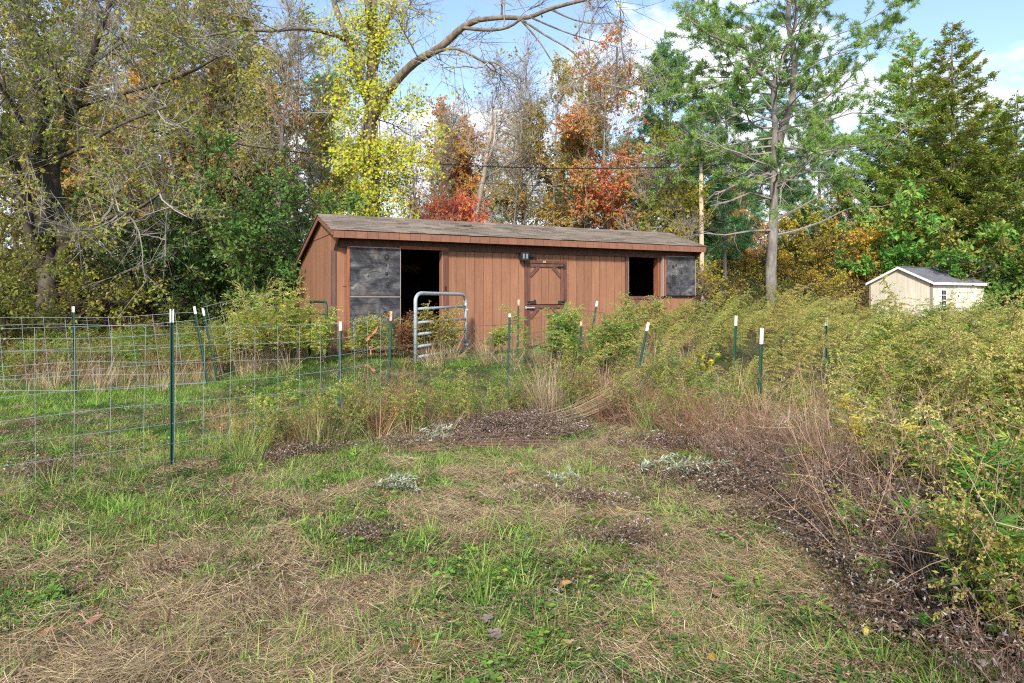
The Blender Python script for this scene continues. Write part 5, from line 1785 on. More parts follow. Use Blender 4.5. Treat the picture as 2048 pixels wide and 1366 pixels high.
# short grass
x, y = field(56000, 2.3, 14, r, .6)
ms = mask_straw(x, y)
keep = (r.uniform(size=len(x)) > ms * .68) & ~inbarn(x, y, .05) & (thick_edge(x, y) < .6)
x, y = x[keep], y[keep]
far = smooth(5, 12, y)
gp_ = fbm(np.stack([x, y], -1) * 1.3, 41, 2)
idx = np.where(gp_ > .52, r.integers(0, 3, len(x)), r.integers(3, 5, len(x)))
scatter('grass', T_short, onground(x, y), rots(len(x), r, .2), r.uniform(.6, 1.25, len(x)) * (1 + far * .7), idx)
# taller bright tufts
x, y = field(4200, 2.3, 13, r, .8)
m = fbm(np.stack([x, y], -1) * 1.7, 51, 2)
keep = (m > .53) & (thick_edge(x, y) < .2) & ~inbarn(x, y, .1)
x, y = x[keep], y[keep]
# named clumps seen in the photograph
cl = [(200, 1020, 4.9, 55, .55), (160, 1075, 4.4, 25, .4), (1190, 1110, 4.05, 14, .18), (1010, 1150, 3.8, 12, .3), (1290, 1260, 3.2, 26, .35), (930, 1260, 3.1, 12, .3), (560, 950, 6.0, 20, .5), (1130, 935, 5.9, 14, .3), (240, 960, 5.5, 20, .7), (660, 1110, 4.1, 12, .2), (370, 900, 6.6, 20, .5)]
for px, py, Y, n, s in cl:
    cx = (px - 1024) / F * Y
    x = np.append(x, cx + r.normal(size=n) * s * .5); y = np.append(y, Y + r.normal(size=n) * s * .35)
scatter('tall_grass', T_tall, onground(x, y), rots(len(x), r, .15), r.uniform(.5, 1.1, len(x)), r.integers(0, 3, len(x)))
x, y = field(16000, 2.3, 14, r, .6)
keep = ~inbarn(x, y, .05) & (thick_edge(x, y) < .5)
x, y = x[keep], y[keep]
k = r.uniform(size=len(x)) < .25 + .75 * mask_straw(x, y)
x, y = x[k], y[k]
scatter('straw_grass', T_mix, onground(x, y), rots(len(x), r, .25), r.uniform(.5, 1.1, len(x)), r.integers(0, 3, len(x)))
x, y = field(7400, 2.3, 13, r, .6)
ms = mask_straw(x, y)
keep = (r.uniform(size=len(x)) < ms + .07) & ~inbarn(x, y, .05) & (thick_edge(x, y) < .9)
x, y = x[keep], y[keep]
rt0 = rots(len(x), r, .09)
rt0[:, 2] = fbm(np.stack([x, y], -1) * .55, 91, 2) * 9 + r.normal(size=len(x)) * .8
mound = smooth(.55, .72, fbm(np.stack([x, y], -1) * 2.3, 93, 2))
scatter('dry_straw', T_thatch, onground(x, y, .0) + np.stack([x * 0, x * 0, mound * r.uniform(0, .07, len(x))], 1), rt0, r.uniform(.7, 1.3, len(x)), r.integers(0, 5, len(x)))
xb, yb = field(3600, 2.3, 9, r, .6)
k = (thick_edge(xb, yb) < .3) & ~inbarn(xb, yb, .1)
scatter('leaf_bits', T_bits, onground(xb[k], yb[k], .01), rots(int(k.sum()), r, .2), r.uniform(.5, 1.2, int(k.sum())), r.integers(0, 2, int(k.sum())))
x, y = field(2200, 2.3, 10, r, .5)
m = fbm(np.stack([x, y], -1) * 1.1, 61, 2)
keep = (m > .52) & (thick_edge(x, y) < .6)
x, y = x[keep], y[keep]
scatter('clover', T_clover, onground(x, y), rots(len(x), r, .1), r.uniform(.6, 1.2, len(x)), r.choice([0, 1, 0, 1, 2, 3], len(x)))

# dark dead litter: the raked pile, the thicket foot, strips in the field
pts = []
def blobs(cx, cy, sx, sy, n, a=0.):
    u, v = r.normal(size=n) * sx, r.normal(size=n) * sy
    return cx + u * math.cos(a) - v * math.sin(a), cy + u * math.sin(a) + v * math.cos(a)
for args in [(-.05, 7.8, .5, .22, 170, .35), (-.35, 7.2, .4, .08, 50, .35), (.25, 8.3, .3, .12, 30, .2), (-2.0, 6.9, .12, .22, 26, -.3), (1.5, 6.9, .25, .12, 28, 0), (1.9, 5.6, .35, .10, 40, -.15), (.75, 5.0, .4, .03, 10, -.15), (.6, 4.25, .16, .04, 7, -.2),
             (2.2, 4.8, .18, .3, 45, 0), (2.1, 4.0, .16, .3, 50, 0), (1.85, 3.2, .12, .3, 36, 0), (1.8, 5.3, .3, .10, 24, -.2), (-3.9, 5.6, .2, .1, 9, 0), (-.95, 4.35, .08, .05, 4, 0)]:
    a_, b_ = blobs(*args)
    pts.append(np.stack([a_, b_], 1))
p = np.concatenate(pts)
pz = onground(p[:, 0], p[:, 1], .0)
dpile = np.exp(-(((p[:, 0] + .05) / .7) ** 2 + ((p[:, 1] - 7.7) / .35) ** 2))
pz[:, 2] += r.uniform(0, 1, len(p)) * (.05 + .13 * dpile)
edge = np.clip(thick_edge(p[:, 0], p[:, 1]) + .5, 0, 1) * (p[:, 1] < 5.5)
pz[:, 2] += edge * r.uniform(0, .6, len(p))
scatter('dead_weed_litter', T_litter, pz, rots(len(p), r, .35), r.uniform(.7, 1.25, len(p)), r.integers(0, 3, len(p)))


# ---------- tall weeds
BUD = [(3, (.62, .56, .15)), (3, (.50, .50, .12)), (2, (.66, .55, .24)), (1, (.36, .42, .10)), (1, (.52, .36, .17))]
BUDG = [(3, (.42, .50, .11)), (3, (.30, .38, .09)), (2, (.5, .47, .16))]
LG = [(3, (.11, .26, .04)), (3, (.16, .32, .05)), (2, (.26, .38, .07)), (1, (.46, .42, .07))]
LY = [(3, (.23, .33, .06)), (3, (.36, .38, .07)), (2, (.52, .44, .07)), (1, (.16, .26, .05))]
LD = [(3, (.16, .11, .07)), (2, (.24, .17, .11)), (1, (.34, .27, .2)), (1, (.10, .06, .045))]
SILV = [(3, (.38, .42, .28)), (2.5, (.25, .31, .19)), (1.5, (.52, .53, .40)), (1, (.3, .25, .17))]


def lobed(g, rng, p, d, size, pal, m=0, lobes=5):
    """deeply cut leaves: a fan of narrow pointed lobes"""
    n = len(p)
    d = unit(d)
    nrm = unit(rng.normal(size=(n, 3)) * .5 + [0, 0, 1])
    a = unit(np.cross(d, nrm))
    c = pick(rng, pal, n, .14)
    size = np.broadcast_to(size, (n,))
    for k in range(lobes):
        f = (k - (lobes - 1) / 2) / ((lobes - 1) / 2) if lobes > 1 else 0
        off = d * (size * .38 * (1 - abs(f)))[:, None]
        dd = d * (1 - .55 * abs(f)) + a * f * .95
        ln = size * (1 - .38 * abs(f)) * rng.uniform(.8, 1.15, n)
        g.leaves(p + off * .5, dd, ln, ln * .24, c * (1 + rng.normal(size=(n, 1)) * .07), nrm=nrm, fold=.15, rng=rng, m=m)
    return g


def mugwort(rng, H=1.5, lean=.35, nb=20, bl=.38, budpal=BUD, leafpal=LG, nbud=34, bud=(.019, .0115), leafn=70, leafs=.085, deadn=40, plume=.55, budd=1.0, stemc=(.22, .13, .08)):
    g = Geo()
    az = rng.normal() * .5
    n = 12
    s = np.linspace(0, 1, n)
    x = lean * H * (s ** 2.4) * math.cos(az); yv = lean * H * (s ** 2.4) * math.sin(az)
    z = H * (s - .18 * lean * s ** 3) - .03
    st = np.stack([x + rng.normal() * .03 * np.sin(s * 5), yv + rng.normal() * .03 * np.sin(s * 4), z], 1)
    g.tube(st, np.linspace(.0055, .0015, n), 4, col=stemc, cap=False)
    bp, bd = [], []
    for i in range(nb):
        t = plume * .55 + (1 - plume * .55) * (i + .5) / nb
        xx = t * (n - 1); j = min(int(xx), n - 2)
        q = st[j] + (st[j + 1] - st[j]) * (xx - j)
        a = i * 2.4 + rng.normal() * .4
        tan = unit(st[j + 1] - st[j])
        d = unit(tan * .85 + np.array([math.cos(a), math.sin(a), .1]) * .7 + [math.cos(az) * .25, math.sin(az) * .25, 0])
        l = bl * (1.15 - .75 * t) * rng.uniform(.6, 1.25) + .05
        m = [q]
        for _ in range(6):
            d = unit(d + [math.cos(az) * .10, math.sin(az) * .10, -.17] + rng.normal(size=3) * .07)
            m.append(m[-1] + d * l / 6)
        m = np.array(m)
        g.tube(m, np.linspace(.0022, .0008, 7), 3, col=(.30, .26, .12), cap=False)
        k = max(4, int(nbud * budd * (l / bl)))
        u = rng.uniform(.08, 1, k) * 6; jj = np.minimum(u.astype(int), 5); f = (u - jj)[:, None]
        pp = m[jj] * (1 - f) + m[jj + 1] * f
        bp.append(pp + rng.normal(size=(k, 3)) * .004); bd.append(unit(m[jj + 1] - m[jj]) * .5 + rng.normal(size=(k, 3)) * .55 + [0, 0, -.25])
    # the leading tip
    k = nbud
    u = rng.uniform(.8, 1, k) * (n - 1); jj = np.minimum(u.astype(int), n - 2); f = (u - jj)[:, None]
    bp.append(st[jj] * (1 - f) + st[jj + 1] * f); bd.append(rng.normal(size=(k, 3)) + [0, 0, -.2])
    bp = np.concatenate(bp); bd = np.concatenate(bd)
    g.leaves(bp, bd, rng.uniform(.7, 1.35, len(bp)) * bud[0], rng.uniform(.8, 1.2, len(bp)) * bud[1], pick(rng, budpal, len(bp), .13), fold=.4, rng=rng)
    def on_stem(k, t0, t1, sp):
        u = rng.uniform(t0, t1, k) * (n - 1); jj = np.minimum(u.astype(int), n - 2); f = (u - jj)[:, None]
        q = st[jj] * (1 - f) + st[jj + 1] * f
        a = rng.uniform(0, 6.283, k)
        d = np.stack([np.cos(a), np.sin(a), rng.uniform(-.3, .6, k)], 1)
        return q + d * rng.uniform(0, sp, (k, 1)), d
    if leafn:
        q, d = on_stem(leafn, .30, .86, .12)
        lobed(g, rng, q, d, rng.uniform(.6, 1.2, leafn) * leafs, leafpal)
        q, d = on_stem(leafn * 2, .4, 1., .14)
        g.leaves(q, d, rng.uniform(.02, .05, leafn * 2), rng.uniform(.006, .011, leafn * 2), pick(rng, leafpal, leafn * 2), fold=.2, rng=rng)
    if deadn:
        q, d = on_stem(deadn, .04, .5, .07)
        d[:, 2] -= .7
        g.leaves(q, d, rng.uniform(.03, .065, deadn), rng.uniform(.008, .018, deadn), pick(rng, LD, deadn, .2), fold=.6, rng=rng, droop=.3)
    return g


def reed(rng, n=34, H=1.05, pal=STRAW, spread=.10, lean=(.2, 0), wd=.0055, bend=.55, heads=True):
    a = rng.uniform(0, 6.283, n)
    p = np.stack([np.cos(a), np.sin(a), a * 0], 1) * (rng.uniform(0, 1, n) ** .6 * spread)[:, None]
    d = np.stack([np.cos(a) * .28 + lean[0], np.sin(a) * .28 + lean[1], np.ones(n)], 1) + rng.normal(size=(n, 3)) * .10
    g = Geo()
    g.blades(p, d, rng.uniform(.45, 1.1, n) * H, wd, bend * rng.uniform(.2, 1.4, n), pick(rng, pal, n, .15), seg=5)
    return g


def deadweed(rng, H=.8, n=7, col=(.24, .13, .08), leafn=120, pal=LD, spread=.5):
    """thin branching dry stems with clinging curled leaves"""
    g = Geo()
    pp, dd = [], []
    for i in range(n):
        a = rng.uniform(0, 6.283)
        m = limb([rng.normal() * .05, rng.normal() * .05, -.02], [math.cos(a) * spread, math.sin(a) * spread, 1], H * rng.uniform(.6, 1.1), 8, rng, .10, -.02)
        g.tube(m, np.linspace(.0035, .001, 9), 3, col=np.array(col) * rng.uniform(.7, 1.5), cap=False)
        for _ in range(7):
            j = rng.integers(2, 8)
            s = limb(m[j], unit(m[j] - m[j - 1]) + rng.normal(size=3) * .6, H * .28 * rng.uniform(.5, 1.2), 4, rng, .15, 0)
            g.tube(s, np.linspace(.0018, .0007, 5), 3, col=np.array(col) * rng.uniform(.8, 1.6), cap=False)
            k = max(1, leafn // (n * 7))
            u = rng.uniform(0, 1, k) * 4; jj = np.minimum(u.astype(int), 3); f = (u - jj)[:, None]
            pp.append(s[jj] * (1 - f) + s[jj + 1] * f); dd.append(rng.normal(size=(k, 3)) + [0, 0, -.4])
    pp = np.concatenate(pp); dd = np.concatenate(dd); k = len(pp)
    g.leaves(pp, dd, rng.uniform(.013, .036, k), rng.uniform(.004, .010, k), pick(rng, pal, k, .2), fold=.5, rng=rng, droop=.2)
    return g


r = np.random.default_rng(903)
MW = [mugwort(r, r.uniform(1.25, 1.7), r.uniform(.2, .5), 24, .42, BUD, LG if i % 2 else LY, leafn=60) for i in range(5)]
MW += [mugwort(r, r.uniform(1.1, 1.4), r.uniform(.15, .35), 22, .34, BUDG, LY, leafn=110, leafs=.07) for i in range(4)]
MW += [mugwort(r, r.uniform(1.35, 1.75), r.uniform(.5, .85), 40, .27, BUD, LY, nbud=44, bud=(.022, .013), leafn=22, deadn=25, plume=.5) for i in range(5)]
MW = [g.mesh('m', M_LEAF) for g in MW]
MWlow = [mugwort(r, r.uniform(.7, 1.0), .3, 16, .26, BUDG, LG if i else LY, leafn=70, leafs=.07, deadn=30).mesh('m', M_LEAF) for i in range(3)]
DW = [deadweed(r, r.uniform(.6, .95), 7, leafn=160).mesh('d', M_DRY) for i in range(3)] + [deadweed(r, .7, 8, (.30, .20, .12), 120, STRAW).mesh('d', M_DRY), deadweed(r, .6, 7, (.26, .11, .06), 90, [(2, (.30, .13, .07)), (1, (.20, .14, .06)), (1, (.36, .2, .1))]).mesh('d', M_DRY)]
RD_ = [reed(r, 40, 1.0, lean=(-.12, 0)).mesh('r', M_DRY), reed(r, 34, .9, lean=(.12, 0)).mesh('r', M_DRY), reed(r, 40, .6, STRAW + G2[:2], .1, (0, 0)).mesh('r', M_DRY)]
CURL = []
for i in range(3):
    g = reed(r, 30, .75, STRAW + BROWN[:1], .14, (0, 0), .007, 1.3)
    g2 = deadweed(r, .55, 4, (.28, .18, .12), 60, STRAW + LD)
    for k_ in range(len(g2.v)):
        pass
    CURL.append(g.mesh('c', M_DRY))

def leafy_low(q, H, n, pal, size):
    g = Geo()
    for s in range(4):
        a = q.uniform(0, 6.28)
        m = limb([0, 0, 0], [math.cos(a) * .6, math.sin(a) * .6, 1], H * q.uniform(.7, 1.05), 7, q, .14, -.06)
        g.tube(m, np.linspace(.005, .002, 8), 3, col=(.26, .18, .09), cap=False)
        P3, T3 = sample([(m, 1, 1)], n, q, .2, 1)
        lobed(g, q, P3, q.normal(size=P3.shape) * [1, 1, .4] + [0, 0, .05], q.uniform(.6, 1.2, n) * size, pal)
    return g.mesh('leafy', M_LEAF)
LEAFY = [leafy_low(r, .8, 26, [(4, (.11, .30, .05)), (3, (.17, .36, .06)), (1, (.36, .44, .07))], .085), leafy_low(r, .7, 22, [(3, (.14, .32, .05)), (1, (.5, .48, .07))], .08), leafy_low(r, .9, 26, [(3, (.11, .28, .05)), (2, (.24, .38, .07))], .07)]
r = np.random.default_rng(904)
# thicket of mugwort: everything right of the mown grass
xs, ys, sc_, ii = [], [], [], []
def addp(x, y, s, i):
    xs.append(x); ys.append(y); sc_.append(s); ii.append(i)
x, y = field(1350, 2.6, 9.5, r, 1.4, x0=1.2, x1=8.5)
te = thick_edge(x, y)
keep = (te > .15) & (x < y * .75 * 1.15 + .6)
x, y, te = x[keep], y[keep], te[keep]
s = (.62 + .38 * smooth(0, 1.3, te)) * r.uniform(.75, 1.08, len(x)) * np.interp(y, [2.6, 4, 5.5, 8], [.70, .90, .98, .90])
lowz = smooth(.56, .46, x / y) * smooth(5.4, 6.4, y)
s = s * (1 - .52 * lowz) * (.8 + .4 * vnoise(np.stack([x, y], -1) * 1.3, 8))
k = r.uniform(size=len(x)) > lowz * .5
x, y, te, s = x[k], y[k], te[k], s[k]
addp(x, y, s, r.choice(14, len(x), p=[.06] * 5 + [.055] * 4 + [.096] * 5))
x, y = field(1750, 9.0, 25, r, 1.5, x0=.3, x1=20)
te = thick_edge(x, y)
dx, dy = x - AX, y - AY
sB = dx * math.cos(TH) + dy * math.sin(TH); dB = -dx * math.sin(TH) + dy * math.cos(TH)
keep = (te > .1) & ~inbarn(x, y, .15) & (x < y * .75 * 1.12 + .6) & ~((dB > -.2) & (sB < BL + .2)) & ~((x > 15) & (x < 20.5) & (y > 25.5))
x, y, te, sB_, dB_ = x[keep], y[keep], te[keep], sB[keep], dB[keep]
s = r.uniform(.62, 1.0, len(x)) * np.where((sB_ < BL + .1) & (dB_ < 0), np.interp(sB_, [4, 5.5, 7.5, 8.6], [.62, .70, .66, .8]), np.interp(x / y, [.2, .3, .42, .52, .7], [.84, .98, .90, .56, .60])) * (.78 + .44 * vnoise(np.stack([x, y], -1) * .9, 18))
addp(x, y, s, r.choice(14, len(x), p=[.06] * 5 + [.055] * 4 + [.096] * 5))
x = np.concatenate(xs); y = np.concatenate(ys); s = np.concatenate(sc_); i_ = np.concatenate(ii)
zn = vnoise(np.stack([x, y], -1) * .75, 222)
q_ = r.uniform(size=len(x))
i_ = np.where((zn > .58) & (q_ < .75), r.integers(5, 9, len(x)), i_)
i_ = np.where((zn < .50) & (q_ < .8), r.integers(9, 14, len(x)), i_)
i_ = np.where(r.uniform(size=len(x)) < .07, r.integers(14, 17, len(x)), i_)
s = s * np.where(i_ >= 14, 1.15, r.uniform(.68, 1.16, len(x)))
rt_ = np.stack([r.normal(size=len(x)) * .10, r.normal(size=len(x)) * .10, r.normal(size=len(x)) * .8], 1)
scatter('mugwort_thicket', MW + DW[:2] + [DW[3]], onground(x, y), rt_, s, i_)

# brown dead weeds: edge of the thicket, along the fence, in front of the woods
P_ = []
def many(n, f):
    P_.append(np.array([f() for _ in range(n)]))
x, y = field(900, 5.6, 11, r, 1, x0=.9, x1=6)
te = thick_edge(x, y)
k = (te > -.45) & (te < .9)
P_.append(np.stack([x[k], y[k]], 1))
x, y = field(760, 2.3, 6.4, r, 1, x0=1.2, x1=4)
te = thick_edge(x, y); k = (te > -.36 + .5 * vnoise(np.stack([x, y], -1) * 2.2, 4)) & (te < .45)
P_.append(np.stack([x[k], y[k]], 1))
t = r.uniform(0, 1, 46)
P_.append(np.stack([-2.3 + t * 1.5 + r.normal(size=46) * .15, 6.9 + t * 1.5 + r.normal(size=46) * .22], 1))
p = np.concatenate(P_)
DWF = [deadweed(r, .75, 9, (.20, .12, .09), 420, [(3, (.16, .11, .075)), (2, (.26, .19, .13)), (1.0, (.46, .41, .39)), (.6, (.32, .27, .24))], .9).mesh('d', M_DRY) for _ in range(3)]
nf = p[:, 1] < 6.0
scatter('dead_weeds', DW + DWF, onground(p[:, 0], p[:, 1]), rots(len(p), r, .35), r.uniform(.45, .95, len(p)), np.where(nf & (r.uniform(size=len(p)) < .75), r.integers(5, 8, len(p)), r.integers(0, 5, len(p))))
x, y = field(240, 2.5, 6, r, 1, x0=1.3, x1=3.4)
te = thick_edge(x, y); k = (te > -.32) & (te < .5) & (vnoise(np.stack([x, y], -1) * 1.9, 14) > .56)
scatter('low_green_weeds', MWlow + LEAFY, onground(x[k], y[k]), rots(int(k.sum()), r, .35), r.uniform(.28, .62, int(k.sum())), r.choice([0, 1, 2, 3, 4, 5], int(k.sum())))
x, y = field(150, 2.6, 6.2, r, 1, x0=1.3, x1=3.6)
te = thick_edge(x, y); k = (te > -.22) & (te < .6)
TS = [deadweed(r, 1.15, 5, (.34, .22, .14), 90, [(2, (.30, .2, .13)), (1, (.46, .38, .32)), (1, (.2, .12, .09))], .35).mesh('d', M_DRY) for _ in range(3)]
scatter('standing_dead_stems', TS, onground(x[k], y[k]), rots(int(k.sum()), r, .3), r.uniform(.5, 1.0, int(k.sum())), r.integers(0, 3, int(k.sum())))
# long dry grass with curling blades
P_ = []
x, y = field(560, 5.4, 11, r, 1, x0=.9, x1=7)
te = thick_edge(x, y); k = (te > -.1) & (te < 1.1)
P_.append(np.stack([x[k], y[k]], 1))
P_.append(np.stack([.28 + r.normal(size=26) * .16, 9.1 + r.normal(size=26) * .35], 1))
P_.append(np.stack([-2.3 + r.uniform(0, 1.6, 16), 6.9 + r.uniform(-.2, 1.5, 16)], 1))
P_.append(np.stack([-8.5 + r.uniform(0, 5, 90), 11.2 + r.uniform(-.4, 1.5, 90)], 1))
P_.append(np.stack([-1.5 + r.uniform(0, 5, 70), 11 + r.uniform(0, 1.3, 70)], 1))
p = np.concatenate(P_)
k = ~inbarn(p[:, 0], p[:, 1], .05); p = p[k]
scatter('long_dry_grass', RD_ + CURL, onground(p[:, 0], p[:, 1]), rots(len(p), r, .15), r.uniform(.45, .95, len(p)), r.choice([0, 1, 2, 2, 3, 4, 5], len(p)))
t = r.uniform(0, 1, 120)
x = -2.7 + t * 2.6 + r.normal(size=120) * .18; y = 6.5 + t * 2.2 + r.normal(size=120) * .25
x2, y2 = field(260, 6.6, 10.5, r, 1, x0=.7, x1=5.5); te = thick_edge(x2, y2); k = (te > -.3) & (te < 1.6)
x = np.concatenate([x, x2[k]]); y = np.concatenate([y, y2[k]])
FW = [mugwort(r, r.uniform(.8, 1.05), .3, 14, .2, BUDG if i else BUD, LG if i % 2 else LY, nbud=20, leafn=46, leafs=.06, deadn=50, stemc=(.28, .15, .08)).mesh('f', M_LEAF) for i in range(4)] + [reed(r, 46, .7, G2 + G1 + STRAW[:2], .12, (0, 0), .005, .9).mesh('f', M_DRY) for _ in range(2)]
t = r.uniform(0, 1, 110)
x = np.concatenate([x, -4.2 + t * 2.6 + r.normal(size=110) * .1]); y = np.concatenate([y, 4.75 + t * 3.1 + r.normal(size=110) * .12])
low_ = np.where(np.arange(len(x)) >= len(x) - 110, .55, 1.)
scatter('fence_line_weeds', FW, onground(x, y), rots(len(x), r, .25), r.uniform(.45, .85, len(x)) * low_, np.where(low_ < 1, r.choice([4, 5, 5, 0], len(x)), r.choice(6, len(x), p=[.13] * 4 + [.24] * 2)))
# brush before the woods on the far side of the back fence, and at the barn corner
P_ = []
x = r.uniform(-12, -3.9, 420); y = 12.2 + r.uniform(0, 3.2, 420) + np.where(x > -6, .2, 0)
P_.append(np.stack([x, y], 1))
p = np.concatenate(P_); k = ~inbarn(p[:, 0], p[:, 1], .25); p = p[k]
i_ = r.choice([0, 1, 2, 2], len(p))
scatter('roadside_brush', MWlow, onground(p[:, 0], p[:, 1]), rots(len(p), r, .15), r.uniform(.55, .95, len(p)), i_)
x = r.uniform(-13, -4.4, 260); y = 12 + r.uniform(0, 4, 260)
scatter('brown_brush', DW, onground(x, y), rots(len(x), r, .2), r.uniform(.7, 1.25, len(x)), r.integers(0, 5, len(x)))

# ---------- understory beyond: low shrubs over the forest floor
r = np.random.default_rng(905)
def shrub(pal, H, n3=160, n=1300, leaf=(.07, .05)):
    d = Geo()
    st = [(limb([r.normal() * .1, r.normal() * .1, -.05], [math.cos(a) * .5, math.sin(a) * .5, 1], H * r.uniform(.7, 1.1), 6, r, .15, 0), .01, .003) for a in np.linspace(0, 6.28, 9)[:-1]]
    for p, a, b in st:
        d.tube(p, np.linspace(a, b, len(p)), 3, col=(.14, .10, .075), cap=False)
    P3, T3 = sample(st, n3, r, .2, 1)
    E3 = P3 + unit(T3 * .6 + r.normal(size=P3.shape) * .7) * r.uniform(.15, .5, (n3, 1)) * H * .6
    d.sticks(P3, E3, .005, .002, col=(.17, .13, .10))
    k = r.integers(0, n3, n)
    c = P3[k] + (E3 - P3)[k] * r.uniform(0, 1.05, (n, 1)) + r.normal(size=(n, 3)) * .03
    d.leaves(c, r.normal(size=(n, 3)), r.uniform(.7, 1.3, n) * leaf[0], leaf[1], pick(r, pal, n), rng=r)
    return d.mesh('s', M_LEAF)
SH = [shrub([(2, (.20, .10, .05)), (2, (.14, .13, .04)), (1, (.28, .16, .06))], 1.3), shrub(OLIVE, 1.5), shrub([(3, (.26, .10, .04)), (1, (.30, .2, .06))], 1.1), shrub(GREEN, 1.4), shrub(GOLD, 1.6), shrub([(1, (.16, .12, .08)), (1, (.2, .16, .07))], 1.5, 260, 500)]
x, y = field(2600, 17, 55, r, 1.3, 1.2)
dx, dy = x - AX, y - AY
k = ~inbarn(x, y, .5) & ~((x > 13) & (x < 22) & (y < 31.5)) & ~((x > 5) & (y < 25)) 
x, y = x[k], y[k]
i_ = np.where(x / y < -.15, r.choice([0, 1, 5, 5, 3, 2], len(x)), np.where(x / y > .3, r.choice([0, 2, 4, 1, 5], len(x)), r.choice([0, 1, 5, 4], len(x))))
scatter('forest_undergrowth', SH, onground(x, y), rots(len(x), r, .1), r.uniform(.7, 1.5, len(x)) * np.interp(y, [17, 30, 55], [.9, 1.1, 2.6]), i_)

# ---------- single weeds that stand out
M_ONE = M_LEAF
r = np.random.default_rng(906)
def weed(px, Y, me, sc, rz, label, name='weed_plant', cat='weed', tilt=(0, 0), dz=0):
    x = (px - 1024) / F * Y
    o = obj(name, me, None, (x, Y, hz(x, Y) + dz))
    o.rotation_euler = (tilt[0], tilt[1], rz)
    o.scale = (sc, sc, sc)
    tag(o, label, cat)
    return o
def cluster(seed, n, spread, H, pal, lp, lean=.3, **kw):
    q = np.random.default_rng(seed)
    g = Geo()
    for i in range(n):
        m = mugwort(q, H * q.uniform(.75, 1.1), lean * q.uniform(.4, 1.3), 20, .3 * H / 1.2, pal, lp, **kw)
        a = q.uniform(0, 6.28); off = np.array([math.cos(a), math.sin(a), 0]) * spread * q.uniform(0, 1)
        for v, c in zip(m.v, m.c):
            pass
        cth, sth = math.cos(q.uniform(-1.2, 1.2)), 0
        ang = q.uniform(-1.4, 1.4) + (math.pi if q.uniform() < .3 else 0)
        Rm = np.array([[math.cos(ang), -math.sin(ang), 0], [math.sin(ang), math.cos(ang), 0], [0, 0, 1]])
        n0 = g.n
        for v, c in zip(m.v, m.c):
            g.v.append(v @ Rm.T + off); g.c.append(c)
        for k in (3, 4):
            for f, mm in zip(m.f[k], m.m[k]):
                g.f[k].append(f + n0); g.m[k].append(mm)
        g.n += m.n
    return g.mesh('weed', M_LEAF)
weed(550, 11.4, cluster(1, 16, .85, 1.45, BUD, LY), 1.0, 0, 'big feathery yellow green weed clump at the barn end wall')
weed(465, 12.0, cluster(11, 14, 1.0, 1.05, BUDG, LY), 1.0, 0, 'lower feathery weed clump joining the big one at the barn end')
weed(640, 11.6, cluster(12, 9, .4, 1.0, BUD, LY), 1.0, 0, 'feathery weeds hiding the small green gate')
weed(725, 11.9, cluster(2, 6, .25, .86, BUD, LY, lean=.35), 1.0, 0, 'feathery weed spreading before the weathered lower door leaf')
weed(775, 12.1, cluster(13, 4, .2, .8, BUD, LY, lean=.35), 1.0, 0, 'feathery weed touching the edge of the weathered door leaf')
weed(860, 12.0, cluster(3, 7, .35, 1.05, BUD, [(2, (.36, .17, .08)), (2, (.30, .27, .05))], lean=.3), 1.0, 0, 'reddish and yellow weed growing through the tube gate')
weed(905, 12.6, cluster(14, 4, .3, .7, BUD, LY, lean=.3), 1.0, 0, 'smaller weed behind the tube gate bars')
weed(815, 12.1, cluster(15, 5, .22, .9, [(2, (.32, .14, .09)), (1, (.24, .12, .07))], [(2, (.26, .08, .05)), (1, (.2, .15, .05))], lean=.3), 1.0, 0, 'dark red weed at the foot of the doorway post')
weed(985, 13.2, cluster(4, 4, .25, .62, BUDG, LY, lean=.5), 1.0, 0, 'small yellow green weed low against the barn planks')
weed(1125, 11.0, cluster(5, 13, .6, 1.08, BUDG, LG), 1.0, 0, 'green weed clump under the closed stable door')
weed(1215, 10.2, cluster(6, 15, .55, 1.12, BUDG, LG), 1.0, 0, 'tall green weed clump just beside the strongly leaning post')
weed(1280, 13.8, cluster(7, 8, .35, 1.3, BUD, LG, lean=.45), 1.0, 0, 'arching feathery weed below the dark hatch opening')
weed(1350, 13.6, cluster(8, 7, .35, 1.4, BUD, LY, lean=.5), 1.0, 0, 'pale feathery weed in front of the open hatch leaf')
def wand(seed, n, H, lean):
    q = np.random.default_rng(seed)
    g = Geo()
    for i in range(n):
        m = mugwort(q, H * q.uniform(.85, 1.08), lean * q.uniform(.6, 1.2), 40, .25, BUD, LY, nbud=60, bud=(.019, .011), leafn=26, deadn=20, plume=.45)
        off = np.array([q.normal() * .14, q.normal() * .14, 0]); ang = q.normal() * .45
        Rm = np.array([[math.cos(ang), -math.sin(ang), 0], [math.sin(ang), math.cos(ang), 0], [0, 0, 1]])
        n0 = g.n
        for v, c in zip(m.v, m.c):
            g.v.append(v @ Rm.T + off); g.c.append(c)
        for k in (3, 4):
            for f, mm in zip(m.f[k], m.m[k]):
                g.f[k].append(f + n0); g.m[k].append(mm)
        g.n += m.n
    return g.mesh('wand', M_LEAF)
WD = [wand(70 + i, 3, 1.5, .75) for i in range(3)]
